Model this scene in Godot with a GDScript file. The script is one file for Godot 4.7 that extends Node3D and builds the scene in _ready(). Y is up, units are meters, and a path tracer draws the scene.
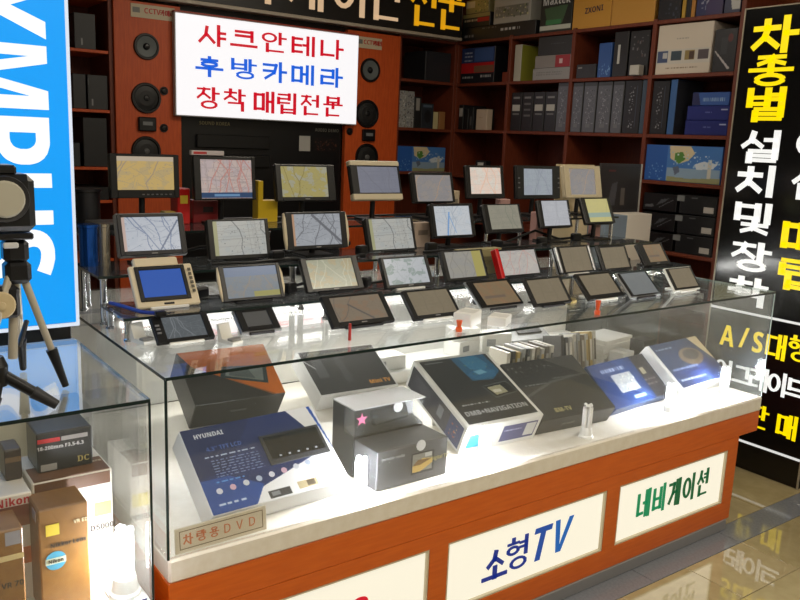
extends Node3D
# An electronics stall: a glass counter of navigation screens, shelves and light-box signs.

var taken := {}
var boxes := {}
var mats := {}
var rng := RandomNumberGenerator.new()

# ---------------------------------------------------------------- nodes
func numbered(called: String) -> String:
	if not taken.has(called):
		taken[called] = 0
		return called
	taken[called] += 1
	return "%s_%03d" % [called, taken[called]]

func tag(o: Node3D, label: String, category: String, group := "") -> void:
	o.set_meta("label", label)
	o.set_meta("category", category)
	if group != "":
		o.set_meta("group", group)

func thing(called: String, label: String, category: String, at := Vector3.ZERO, turn := Vector3.ZERO, group := "") -> Node3D:
	var o := Node3D.new()
	o.name = numbered(called)
	add_child(o)
	o.position = at
	o.rotation_degrees = turn
	tag(o, label, category, group)
	return o

func part(parent: Node, called: String, mesh: Mesh, m: Material, at := Vector3.ZERO, turn := Vector3.ZERO) -> MeshInstance3D:
	var o := MeshInstance3D.new()
	o.name = called
	o.mesh = mesh
	o.material_override = m
	parent.add_child(o, true)
	o.position = at
	o.rotation_degrees = turn
	return o

func struct(called: String, mesh: Mesh, m: Material, at := Vector3.ZERO, turn := Vector3.ZERO) -> MeshInstance3D:
	var o := part(self, numbered(called), mesh, m, at, turn)
	o.set_meta("kind", "structure")
	return o

# ---------------------------------------------------------------- materials
func flat(c: Color, rough := 0.6, metal := 0.0) -> StandardMaterial3D:
	var key := "%s %.2f %.2f" % [c.to_html(), rough, metal]
	if mats.has(key):
		return mats[key]
	var m := StandardMaterial3D.new()
	m.albedo_color = c
	m.roughness = rough
	m.metallic = metal
	mats[key] = m
	return m

func rgb(r: int, g: int, b: int) -> Color:
	return Color(r / 255.0, g / 255.0, b / 255.0)

func glow(c: Color, energy: float) -> StandardMaterial3D:
	var key := "glow %s %.2f" % [c.to_html(), energy]
	if mats.has(key):
		return mats[key]
	var m := StandardMaterial3D.new()
	m.albedo_color = c.darkened(0.5)
	m.roughness = 0.35
	m.emission_enabled = true
	m.emission = c
	m.emission_energy_multiplier = energy
	mats[key] = m
	return m

func glass(c: Color, a: float) -> StandardMaterial3D:
	var m := StandardMaterial3D.new()
	c.a = a
	m.albedo_color = c
	m.roughness = 0.02
	m.transparency = BaseMaterial3D.TRANSPARENCY_ALPHA
	return m

func grained(a: Color, b: Color, scale: Vector3, rough: float, freq := 0.03, s := 3) -> StandardMaterial3D:
	var n := FastNoiseLite.new()
	n.seed = s
	n.noise_type = FastNoiseLite.TYPE_SIMPLEX_SMOOTH
	n.frequency = freq
	n.fractal_octaves = 4
	var g := Gradient.new()
	g.set_color(0, a)
	g.set_color(1, b)
	var t := NoiseTexture2D.new()
	t.width = 256
	t.height = 256
	t.seamless = true
	t.noise = n
	t.color_ramp = g
	var m := StandardMaterial3D.new()
	m.albedo_texture = t
	m.roughness = rough
	m.uv1_triplanar = true
	m.uv1_world_triplanar = true
	m.uv1_scale = scale
	return m

# ---------------------------------------------------------------- meshes
func face(st: SurfaceTool, pts: Array, out: Vector3) -> void:
	var n: Vector3 = (pts[2] - pts[0]).cross(pts[1] - pts[0])
	if n.dot(out) < 0:
		pts = pts.duplicate()
		pts.reverse()
		n = -n
	n = n.normalized()
	for i in range(1, pts.size() - 1):
		for p in [pts[0], pts[i], pts[i + 1]]:
			st.set_normal(n)
			st.add_vertex(p)

func start() -> SurfaceTool:
	var st := SurfaceTool.new()
	st.begin(Mesh.PRIMITIVE_TRIANGLES)
	return st

func add_box(st: SurfaceTool, c: Vector3, s: Vector3, bev := 0.0, basis := Basis()) -> void:
	var h := s / 2
	var b := minf(bev, minf(h.x, minf(h.y, h.z)) * 0.45)
	for ax in 3:
		var u := (ax + 1) % 3
		var w := (ax + 2) % 3
		for sg in [-1.0, 1.0]:
			var pts := []
			for k in [[-1, -1], [1, -1], [1, 1], [-1, 1]]:
				var p := Vector3.ZERO
				p[ax] = sg * h[ax]
				p[u] = k[0] * (h[u] - b)
				p[w] = k[1] * (h[w] - b)
				pts.append(c + basis * p)
			var o := Vector3.ZERO
			o[ax] = sg
			face(st, pts, basis * o)
	if b <= 0.0:
		return
	for ax in 3:
		var u := (ax + 1) % 3
		var w := (ax + 2) % 3
		for su in [-1.0, 1.0]:
			for sw in [-1.0, 1.0]:
				var pts := []
				for k in [[-1, 0], [1, 0], [1, 1], [-1, 1]]:
					var p := Vector3.ZERO
					p[ax] = k[0] * (h[ax] - b)
					p[u] = su * (h[u] - (b if k[1] == 0 else 0.0))
					p[w] = sw * (h[w] - (0.0 if k[1] == 0 else b))
					pts.append(c + basis * p)
				var o := Vector3.ZERO
				o[u] = su
				o[w] = sw
				face(st, pts, basis * o)
	for sx in [-1.0, 1.0]:
		for sy in [-1.0, 1.0]:
			for sz in [-1.0, 1.0]:
				var s3 := Vector3(sx, sy, sz)
				face(st, [c + basis * (s3 * (h - Vector3(0, b, b))), c + basis * (s3 * (h - Vector3(b, 0, b))), c + basis * (s3 * (h - Vector3(b, b, 0)))], basis * s3)

func rbox(s: Vector3, bev := 0.002) -> Mesh:
	var key := "%.4f %.4f %.4f %.4f" % [s.x, s.y, s.z, bev]
	if not boxes.has(key):
		var st := start()
		add_box(st, Vector3.ZERO, s, bev)
		boxes[key] = st.commit()
	return boxes[key]

func between(x0: float, x1: float, y0: float, y1: float, z0: float, z1: float) -> Array:
	return [Vector3(absf(x1 - x0), absf(y1 - y0), absf(z1 - z0)), Vector3((x0 + x1) / 2, (y0 + y1) / 2, (z0 + z1) / 2)]

func slab(parent: Node, called: String, m: Material, x0: float, x1: float, y0: float, y1: float, z0: float, z1: float, bev := 0.002) -> MeshInstance3D:
	var b := between(x0, x1, y0, y1, z0, z1)
	return part(parent, called, rbox(b[0], bev), m, b[1])

func lathe(profile: Array, seg := 24) -> Mesh:
	var st := start()
	st.set_smooth_group(0)
	for i in profile.size() - 1:
		var p: Vector2 = profile[i]
		var q: Vector2 = profile[i + 1]
		var d := (q - p).normalized()
		var nr := Vector2(d.y, -d.x)
		for k in seg:
			var a := TAU * k / seg
			var b := TAU * (k + 1) / seg
			var v := [Vector3(p.x * cos(a), p.y, p.x * sin(a)), Vector3(q.x * cos(a), q.y, q.x * sin(a)), Vector3(q.x * cos(b), q.y, q.x * sin(b)), Vector3(p.x * cos(b), p.y, p.x * sin(b))]
			var n := [Vector3(nr.x * cos(a), nr.y, nr.x * sin(a)), Vector3(nr.x * cos(b), nr.y, nr.x * sin(b))]
			for t in [[0, 2, 1], [0, 3, 2]]:
				for j in t:
					st.set_normal(n[0] if j < 2 else n[1])
					st.add_vertex(v[j])
	return st.commit()

func add_tube(st: SurfaceTool, pts: Array, r: float, seg := 8, r2 := -1.0) -> void:
	var rings := []
	var norms := []
	for i in pts.size():
		var d: Vector3 = (pts[mini(i + 1, pts.size() - 1)] - pts[maxi(i - 1, 0)]).normalized()
		var s := d.cross(Vector3.UP if absf(d.y) < 0.95 else Vector3.RIGHT).normalized()
		var t := s.cross(d)
		var rr := r if r2 < 0 else lerpf(r, r2, float(i) / (pts.size() - 1))
		var ring := []
		var nn := []
		for k in seg:
			var a := TAU * k / seg
			var n := s * cos(a) + t * sin(a)
			nn.append(n)
			ring.append(pts[i] + n * rr)
		rings.append(ring)
		norms.append(nn)
	for i in pts.size() - 1:
		for k in seg:
			var l := (k + 1) % seg
			var v := [rings[i][k], rings[i + 1][k], rings[i + 1][l], rings[i][l]]
			var n := [norms[i][k], norms[i + 1][k], norms[i + 1][l], norms[i][l]]
			var turn: bool = (v[2] - v[0]).cross(v[1] - v[0]).dot(n[0] + n[2]) < 0
			for t in ([[0, 2, 1], [0, 3, 2]] if turn else [[0, 1, 2], [0, 2, 3]]):
				for j in t:
					st.set_normal(n[j])
					st.add_vertex(v[j])
	face(st, rings[0], pts[0] - pts[1])
	face(st, rings[-1], pts[-1] - pts[-2])

func tube(pts: Array, r: float, seg := 8, r2 := -1.0) -> Mesh:
	var st := start()
	add_tube(st, pts, r, seg, r2)
	return st.commit()

func curve(pts: Array, n := 24) -> Array:
	var c := Curve3D.new()
	for i in pts.size():
		var d: Vector3 = (pts[mini(i + 1, pts.size() - 1)] - pts[maxi(i - 1, 0)]) / 6.0
		c.add_point(pts[i], -d, d)
	var out := []
	for i in n + 1:
		out.append(c.sample_baked(c.get_baked_length() * i / n))
	return out

func prism(poly: Array, x0: float, x1: float) -> Mesh:
	# a (z, y) outline drawn out along x
	var st := start()
	var a := []
	var b := []
	var mid := Vector3.ZERO
	for p in poly:
		a.append(Vector3(x0, p.y, p.x))
		b.append(Vector3(x1, p.y, p.x))
		mid += Vector3((x0 + x1) / 2, p.y, p.x) / poly.size()
	var idx := Geometry2D.triangulate_polygon(PackedVector2Array(poly))
	for i in range(0, idx.size(), 3):
		face(st, [a[idx[i]], a[idx[i + 1]], a[idx[i + 2]]], Vector3.LEFT)
		face(st, [b[idx[i]], b[idx[i + 1]], b[idx[i + 2]]], Vector3.RIGHT)
	var ccw := not Geometry2D.is_polygon_clockwise(PackedVector2Array(poly))
	for i in poly.size():
		var j := (i + 1) % poly.size()
		var e: Vector2 = poly[j] - poly[i]
		var n := Vector2(e.y, -e.x) if ccw else Vector2(-e.y, e.x)
		face(st, [a[i], a[j], b[j], b[i]], Vector3(0, n.y, n.x))
	return st.commit()

func quad(w: float, h: float) -> Mesh:
	var key := "quad %.4f %.4f" % [w, h]
	if not boxes.has(key):
		var q := QuadMesh.new()
		q.size = Vector2(w, h)
		boxes[key] = q
	return boxes[key]

# ---------------------------------------------------------------- lettering
func jamo(c: String, r: Rect2, side: bool) -> Array:
	var L := []
	match c:
		"ㄱ":
			L = [[[0, 0], [1, 0], [0.85, 0.5], [0.15, 1]]] if side else [[[0, 0], [1, 0], [1, 1]]]
		"ㄴ": L = [[[0, 0], [0, 1], [1, 1]]]
		"ㄷ": L = [[[1, 0], [0, 0], [0, 1], [1, 1]]]
		"ㄹ": L = [[[0, 0], [1, 0], [1, 0.5], [0, 0.5], [0, 1], [1, 1]]]
		"ㅁ": L = [[[0, 0], [1, 0], [1, 1], [0, 1], [0, 0]]]
		"ㅂ": L = [[[0, 0], [0, 1], [1, 1], [1, 0]], [[0, 0.5], [1, 0.5]]]
		"ㅅ": L = [[[0.5, 0], [0.42, 0.5], [0, 1]], [[0.48, 0.45], [1, 1]]]
		"ㅈ": L = [[[0, 0], [1, 0]], [[0.55, 0], [0.42, 0.5], [0, 1]], [[0.48, 0.48], [1, 1]]]
		"ㅊ": L = [[[0.5, -0.06], [0.5, 0.12]], [[0, 0.2], [1, 0.2]], [[0.55, 0.2], [0.42, 0.6], [0, 1]], [[0.48, 0.58], [1, 1]]]
		"ㅋ": L = [[[0, 0], [1, 0], [0.85, 0.55], [0.15, 1]], [[0, 0.45], [0.9, 0.45]]] if side else [[[0, 0], [1, 0], [1, 1]], [[0, 0.5], [1, 0.5]]]
		"ㅌ": L = [[[1, 0], [0, 0], [0, 1], [1, 1]], [[0, 0.5], [0.9, 0.5]]]
		"ㅍ": L = [[[0, 0], [1, 0]], [[0, 1], [1, 1]], [[0.3, 0], [0.3, 1]], [[0.7, 0], [0.7, 1]]]
		"ㅇ", "ㅎ":
			var ring := []
			var top := 0.0 if c == "ㅇ" else 0.46
			for k in 19:
				var a := TAU * k / 18
				ring.append([0.5 + 0.5 * cos(a), (top + 1) / 2 + (1 - top) / 2 * sin(a)])
			L = [ring]
			if c == "ㅎ":
				L.append([[0.5, -0.08], [0.5, 0.06]])
				L.append([[0, 0.2], [1, 0.2]])
	var out := []
	for pl in L:
		var o := []
		for p in pl:
			o.append(r.position + Vector2(p[0], p[1]) * r.size)
		out.append(o)
	return out

func syllable(ch: String) -> Array:
	var code := ch.unicode_at(0) - 0xAC00
	var first: String = "ㄱㄲㄴㄷㄸㄹㅁㅂㅃㅅㅆㅇㅈㅉㅊㅋㅌㅍㅎ"[code / 588]
	var v := (code % 588) / 28
	var last := code % 28
	var end: String = {1: "ㄱ", 4: "ㄴ", 7: "ㄷ", 8: "ㄹ", 16: "ㅁ", 17: "ㅂ", 19: "ㅅ", 21: "ㅇ", 22: "ㅈ", 23: "ㅊ"}.get(last, "")
	var S := []
	var bot := 0.93 if end == "" else 0.5
	if v in [8, 12, 13, 17, 18]:
		var up := v in [8, 12]
		var bar: float = {8: 0.86, 12: 0.86, 13: 0.62, 17: 0.62, 18: 0.84}[v]
		var iy := Rect2(0.22, 0.12, 0.56, 0.38)
		if end != "":
			bar = {8: 0.47, 12: 0.47, 13: 0.4, 17: 0.4, 18: 0.46}[v]
			iy = Rect2(0.22, 0.05, 0.56, 0.22)
		elif v == 18:
			iy = Rect2(0.2, 0.14, 0.6, 0.42)
		S += jamo(first, iy, false)
		S.append([Vector2(0.03, bar), Vector2(0.97, bar)])
		var xs := [0.5] if v in [8, 13] else [0.36, 0.64] if v in [12, 17] else []
		for x in xs:
			var reach := bar - (0.14 if end != "" else 0.26) if up else bar + (0.14 if end != "" else 0.33)
			S.append([Vector2(x, bar), Vector2(x, reach)])
		if end != "":
			S += jamo(end, Rect2(0.2, 0.64, 0.6, 0.31), false)
		return S
	var wide := 0.5
	var mid := bot * 0.5
	match v:
		0, 2:
			S.append([Vector2(0.74, 0.04), Vector2(0.74, bot + 0.02)])
			for y in ([mid] if v == 0 else [mid - 0.12 * bot, mid + 0.16 * bot]):
				S.append([Vector2(0.74, y), Vector2(0.97, y)])
		1:
			wide = 0.38
			S.append([Vector2(0.64, 0.06), Vector2(0.64, bot)])
			S.append([Vector2(0.9, 0.04), Vector2(0.9, bot + 0.02)])
			S.append([Vector2(0.64, mid), Vector2(0.9, mid)])
		4, 6:
			wide = 0.44
			S.append([Vector2(0.86, 0.04), Vector2(0.86, bot + 0.02)])
			for y in ([mid] if v == 4 else [mid - 0.14 * bot, mid + 0.14 * bot]):
				S.append([Vector2(0.6, y), Vector2(0.86, y)])
		5, 7:
			wide = 0.36
			S.append([Vector2(0.68, 0.06), Vector2(0.68, bot)])
			S.append([Vector2(0.91, 0.04), Vector2(0.91, bot + 0.02)])
			S.append([Vector2(0.5, mid), Vector2(0.68, mid)])
		20:
			wide = 0.52
			S.append([Vector2(0.86, 0.04), Vector2(0.86, bot + 0.02)])
	S += jamo(first, Rect2(0.07, 0.14 if end == "" else 0.06, wide, (bot - 0.14) * 0.88 if end == "" else bot - 0.09), true)
	if end != "":
		S += jamo(end, Rect2(0.24, 0.64, 0.62, 0.31), false)
	return S

func hangul(ch: String, w: float, h: float, weight: float, deep := 0.003) -> Mesh:
	# one syllable, centred, its face towards +z
	var st := start()
	var code := ch.unicode_at(0) - 0xAC00
	var thin := 0.54 if code % 28 > 0 else 0.72
	for pl in syllable(ch):
		for i in pl.size() - 1:
			var p := Vector2((pl[i].x - 0.5) * w, (0.5 - pl[i].y) * h)
			var q := Vector2((pl[i + 1].x - 0.5) * w, (0.5 - pl[i + 1].y) * h)
			var lie := absf((q - p).normalized().x)
			var hw := weight * 0.5 * lerpf(1.0, thin, lie)
			var d := (q - p).normalized() * hw
			var n := Vector2(-d.y, d.x)
			var grow := d if pl.size() < 12 else d * 0.15
			var c := [p - grow + n, q + grow + n, q + grow - n, p - grow - n]
			var f := []
			var k := []
			for e in c:
				f.append(Vector3(e.x, e.y, deep))
				k.append(Vector3(e.x, e.y, 0))
			face(st, f, Vector3(0, 0, 1))
			for j in 4:
				var j2 := (j + 1) % 4
				var o: Vector2 = (c[j] + c[j2]) / 2 - (p + q) / 2
				face(st, [k[j], k[j2], f[j2], f[j]], Vector3(o.x, o.y, 0))
	return st.commit()

func latin(s: String, cap: float, bold := true, deep := 0.002, serif := false) -> Mesh:
	var key := "text %s %.4f %s %s" % [s, cap, bold, serif]
	if boxes.has(key):
		return boxes[key]
	var f := SystemFont.new()
	f.font_names = PackedStringArray(["Droid Serif" if serif else "Droid Sans"])
	f.font_weight = 700 if bold else 400
	var t := TextMesh.new()
	t.font = f
	t.text = s
	t.font_size = 48
	t.pixel_size = cap / (48 * 0.714)
	t.depth = deep
	t.curve_step = 3.0
	boxes[key] = t
	return t

# ---------------------------------------------------------------- print
func paint(w: int, h: int, bg: Color, ops: Array) -> ImageTexture:
	var im := Image.create(w, h, false, Image.FORMAT_RGB8)
	im.fill(bg)
	for op in ops:
		match op[0]:
			"rect":
				im.fill_rect(Rect2i(int(op[1] * w), int(op[2] * h), maxi(1, int(op[3] * w)), maxi(1, int(op[4] * h))), op[5])
			"oval":
				for y in range(maxi(0, int((op[2] - op[4]) * h)), mini(h, int((op[2] + op[4]) * h) + 1)):
					for x in range(maxi(0, int((op[1] - op[3]) * w)), mini(w, int((op[1] + op[3]) * w) + 1)):
						if Vector2((float(x) / w - op[1]) / op[3], (float(y) / h - op[2]) / op[4]).length() < 1.0:
							im.set_pixel(x, y, op[5])
			"poly":
				var pg := PackedVector2Array()
				for p in op[1]:
					pg.append(Vector2(p[0] * w, p[1] * h))
				for y in h:
					for x in w:
						if Geometry2D.is_point_in_polygon(Vector2(x + 0.5, y + 0.5), pg):
							im.set_pixel(x, y, op[2])
			"lines":  # rows of small print
				var y := float(op[2])
				while y < op[2] + op[4]:
					var x := float(op[1])
					while x < op[1] + op[3]:
						var l := rng.randf_range(0.01, 0.05)
						im.fill_rect(Rect2i(int(x * w), int(y * h), maxi(1, int(minf(l, op[1] + op[3] - x) * w)), maxi(1, int(op[5] * h))), op[6])
						x += l + 0.012
					y += op[5] * 2.2
			"specks":
				for k in op[5]:
					im.fill_rect(Rect2i(int((op[1] + rng.randf() * op[3]) * w), int((op[2] + rng.randf() * op[4]) * h), rng.randi_range(1, 3), rng.randi_range(1, 3)), op[6][rng.randi() % op[6].size()])
			"line":
				var a := Vector2(op[1] * w, op[2] * h)
				var b := Vector2(op[3] * w, op[4] * h)
				var n := int(a.distance_to(b)) + 1
				for k in n + 1:
					var p := a.lerp(b, float(k) / n)
					im.fill_rect(Rect2i(int(p.x), int(p.y), op[5], op[5]), op[6])
	return ImageTexture.create_from_image(im)

func printed(t: Texture2D, rough := 0.3) -> StandardMaterial3D:
	var m := StandardMaterial3D.new()
	m.albedo_texture = t
	m.roughness = rough
	m.texture_repeat = false
	return m

func map_screen(s: int, base: Color, patch: Color, road: Color, minor: Color, roads: int, grid: bool, ops := [], bright := 1.0) -> StandardMaterial3D:
	rng.seed = s * 77 + 5
	road = road.lerp(base, 0.3)
	minor = minor.lerp(base, 0.4)
	patch = patch.lerp(base, 0.35)
	var w := 128
	var h := 80
	var n := FastNoiseLite.new()
	n.seed = s
	n.frequency = 0.022
	var im := Image.create(w, h, false, Image.FORMAT_RGB8)
	for y in h:
		for x in w:
			im.set_pixel(x, y, patch if n.get_noise_2d(x, y * 1.3) > 0.12 else base)
	var t := ImageTexture.create_from_image(im)
	var more := []
	if grid:
		for k in 8:
			var gx := rng.randf()
			var gy := rng.randf()
			more.append(["line", gx, 0.0, gx + 0.06, 1.0, 1, minor])
			more.append(["line", 0.0, gy, 1.0, gy - 0.05, 1, minor])
	for k in roads * 6:
		var p := Vector2(rng.randf(), rng.randf())
		var q := p + Vector2.from_angle(rng.randf() * TAU) * 0.3
		more.append(["line", p.x, p.y, q.x, q.y, 1, minor])
	for k in roads:
		var p := Vector2(rng.randf(), -0.02)
		var d := Vector2(rng.randf_range(-0.4, 0.4), 1)
		for j in 4:
			var q := p + Vector2(d.x * 0.3 + rng.randf_range(-0.1, 0.1), 0.27)
			more.append(["line", p.x, p.y, q.x, q.y, 2, road])
			p = q
	more.append(["specks", 0.02, 0.02, 0.96, 0.96, 110, [minor, road, patch]])
	more += ops
	var im2 := t.get_image()
	var pic := paint(w, h, base, [])
	var out := pic.get_image()
	out.blit_rect(im2, Rect2i(0, 0, w, h), Vector2i.ZERO)
	# draw the roads over the ground
	for op in more:
		if op[0] == "line":
			var a := Vector2(op[1] * w, op[2] * h)
			var b := Vector2(op[3] * w, op[4] * h)
			var c := int(a.distance_to(b)) + 1
			for k in c + 1:
				var p := a.lerp(b, float(k) / c)
				out.fill_rect(Rect2i(int(p.x), int(p.y), op[5], op[5]), op[6])
		elif op[0] == "rect":
			out.fill_rect(Rect2i(int(op[1] * w), int(op[2] * h), maxi(1, int(op[3] * w)), maxi(1, int(op[4] * h))), op[5])
		elif op[0] == "specks":
			for k in op[5]:
				out.fill_rect(Rect2i(int((op[1] + rng.randf() * op[3]) * w), int((op[2] + rng.randf() * op[4]) * h), rng.randi_range(1, 3), rng.randi_range(1, 2)), op[6][rng.randi() % op[6].size()])
	var m := StandardMaterial3D.new()
	m.albedo_color = Color(0.06, 0.06, 0.06)
	m.roughness = 0.22
	m.emission_enabled = true
	m.emission = Color.BLACK
	m.emission_texture = ImageTexture.create_from_image(out)
	m.emission_energy_multiplier = bright
	m.texture_repeat = false
	return m

func area_light(called: String, at: Vector3, turn: Vector3, size: Vector2, energy: float, c := Color.WHITE, parent: Node = self) -> void:
	var l := AreaLight3D.new()
	l.name = called
	parent.add_child(l, true)
	l.position = at
	l.rotation_degrees = turn
	l.area_size = size
	l.light_energy = energy
	l.light_color = c
	l.area_range = 12.0
	l.area_attenuation = 2.0
	l.shadow_enabled = true

# ---------------------------------------------------------------- shared looks
var wood: Material
var wood_dark: Material
var counter_wood: Material
var black: Material
var dark: Material
var cream: Material
var white: Material
var silver: Material
var chrome: Material
var clear: Material
var smoke: Material
var edge: Material

const FRONT := -1.81     # front of the counter
const CASE_L := 0.655
const CASE_R := 3.365
const CASE_B := -2.98
const TOP := 1.02
const DECK := 0.545
const GROUND := -0.05

func _ready() -> void:
	rng.seed = 11
	# ------------------------------------------------ camera
	var cam := Camera3D.new()
	cam.name = "view"
	add_child(cam)
	cam.transform = Transform3D(Basis(Vector3(0.80796, 0.04168, 0.58777), Vector3(0.08221, 0.97990, -0.18160), Vector3(-0.58353, 0.19504, 0.78833)).orthonormalized(), Vector3(0, 1.6, 0))
	cam.fov = 40.757
	cam.near = 0.05
	cam.far = 60.0
	cam.current = true
	# ------------------------------------------------ environment
	var env := Environment.new()
	env.background_mode = Environment.BG_COLOR
	env.background_color = Color(0.02, 0.02, 0.02)
	env.tonemap_mode = Environment.TONE_MAPPER_LINEAR
	env.tonemap_exposure = 1.0
	env.sdfgi_enabled = true
	env.ssao_enabled = true
	env.ssil_enabled = true
	var we := WorldEnvironment.new()
	we.name = "environment"
	we.environment = env
	add_child(we)
	# ------------------------------------------------ ceiling lamps: energies are set here
	for p in [[Vector3(0.6, 2.93, -0.5), 2.6], [Vector3(2.6, 2.93, -0.5), 2.6], [Vector3(2.6, 2.93, -3.3), 1.8], [Vector3(-1.0, 2.93, 1.2), 2.0], [Vector3(2.6, 2.93, 1.2), 2.0]]:
		ceiling_lamp(p[0], p[1])

	wood = grained(rgb(190, 72, 20), rgb(212, 92, 32), Vector3(9, 0.9, 9), 0.5)
	wood_dark = grained(rgb(100, 42, 22), rgb(122, 54, 29), Vector3(9, 0.9, 9), 0.55)
	counter_wood = grained(rgb(204, 92, 20), rgb(218, 106, 30), Vector3(0.8, 8, 0.8), 0.3)
	black = flat(rgb(12, 12, 14), 0.35)
	dark = flat(rgb(34, 34, 38), 0.5)
	cream = flat(rgb(222, 208, 178), 0.45)
	white = flat(rgb(236, 236, 232), 0.4)
	silver = flat(rgb(176, 178, 182), 0.3, 0.7)
	chrome = flat(rgb(220, 222, 226), 0.12, 1.0)
	clear = glass(rgb(200, 214, 210), 0.03)
	smoke = glass(rgb(70, 74, 78), 0.55)
	edge = flat(rgb(30, 42, 40), 0.2)

	room()
	floor_tiles()
	counter()
	left_case()
	tiers()
	shelves()
	signs()
	devices()
	counter_stock()
	left_stock()
	shelf_stock()
	clutter()
	tripod()

func ceiling_lamp(at: Vector3, energy: float) -> void:
	var names := {"0.6 -0.5": "ceiling light panel above the left glass case", "2.6 -0.5": "ceiling light panel above the walkway by the counter", "2.6 -3.3": "ceiling light panel above the space behind the counter", "-1.0 1.2": "ceiling light panel nearest the left wall of the aisle", "2.6 1.2": "ceiling light panel at the back right of the aisle"}
	var t := thing("ceiling_light", names["%.1f %.1f" % [at.x, at.z]], "light", at, Vector3.ZERO, "ceiling light panels")
	part(t, "housing", rbox(Vector3(1.24, 0.05, 0.34), 0.004), flat(rgb(230, 230, 230), 0.5), Vector3(0, 0.04, 0))
	part(t, "diffuser", rbox(Vector3(1.18, 0.02, 0.28), 0.003), glow(Color(1, 0.98, 0.94), 1.0), Vector3(0, 0.006, 0))
	area_light("light", Vector3(0, -0.02, 0), Vector3(-90, 0, 0), Vector2(1.18, 0.28), energy, Color(1, 0.95, 0.86), t)

# ---------------------------------------------------------------- setting
func room() -> void:
	var plain := flat(rgb(214, 210, 200), 0.8)
	var b := between(-2.6, 4.7, 3.0, 3.12, -5.6, 3.0)
	struct("ceiling", rbox(b[0], 0), flat(rgb(190, 186, 178), 0.85), b[1])
	b = between(-2.6, 4.7, GROUND - 0.1, 3.12, -5.62, -5.5)
	struct("wall_back", rbox(b[0], 0), plain, b[1])
	b = between(4.6, 4.72, GROUND - 0.1, 3.12, -1.6, 3.0)
	struct("wall_right_front_added", rbox(b[0], 0), plain, b[1])  # unseen pale stretch, added so the counter glass reflects something bright
	b = between(4.6, 4.72, GROUND - 0.1, 3.12, -5.6, -1.6)
	struct("wall_right", rbox(b[0], 0), grained(rgb(128, 58, 22), rgb(150, 72, 30), Vector3(6, 0.8, 6), 0.5), b[1])
	b = between(-2.72, -2.6, GROUND - 0.1, 3.12, -5.6, 3.0)
	struct("wall_left", rbox(b[0], 0), plain, b[1])
	b = between(-2.6, 4.7, GROUND - 0.1, 3.12, 3.0, 3.12)
	struct("wall_front", rbox(b[0], 0), plain, b[1])  # unseen wall behind the camera, kept pale to veil the glass with reflection

func floor_tiles() -> void:
	var b := between(-2.6, 4.7, GROUND - 0.12, GROUND - 0.012, -5.6, 3.0)
	var base := struct("floor", rbox(b[0], 0), flat(rgb(70, 64, 54), 0.7), b[1])
	var looks := []
	for k in 3:
		looks.append(grained([rgb(158, 144, 106), rgb(154, 141, 104), rgb(162, 148, 112)][k], [rgb(172, 158, 120), rgb(168, 156, 119), rgb(175, 162, 126)][k], Vector3(2.2, 2.2, 2.2), 0.02, 0.02, 20 + k))
		looks[k].metallic_specular = 0.62
	var y := GROUND - 0.006
	var m := rbox(Vector3(0.397, 0.012, 0.397), 0.0015)
	var edge_row := rbox(Vector3(0.397, 0.012, 0.252), 0.0015)
	for i in 12:
		var x := 2.75 + (i - 8) * 0.4 + 0.2
		part(base, "tile", edge_row, looks[rng.randi() % 3], Vector3(x, y, -1.572) - base.position)
		for j in 4:
			part(base, "tile", m, looks[rng.randi() % 3], Vector3(x, y, -1.245 + j * 0.4) - base.position)
	for i in 4:
		for j in 3:
			part(base, "tile", m, looks[rng.randi() % 3], Vector3(2.95 + (i) * 0.4, y, -2.037 - j * 0.4) - base.position)
	var grey := grained(rgb(112, 116, 124), rgb(126, 130, 138), Vector3(5, 5, 5), 0.1, 0.05, 8)
	for i in 8:
		part(base, "border_tile", rbox(Vector3(0.597, 0.012, 0.134), 0.0015), grey, Vector3(-0.15 + i * 0.6, y, -1.768) - base.position)

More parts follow.
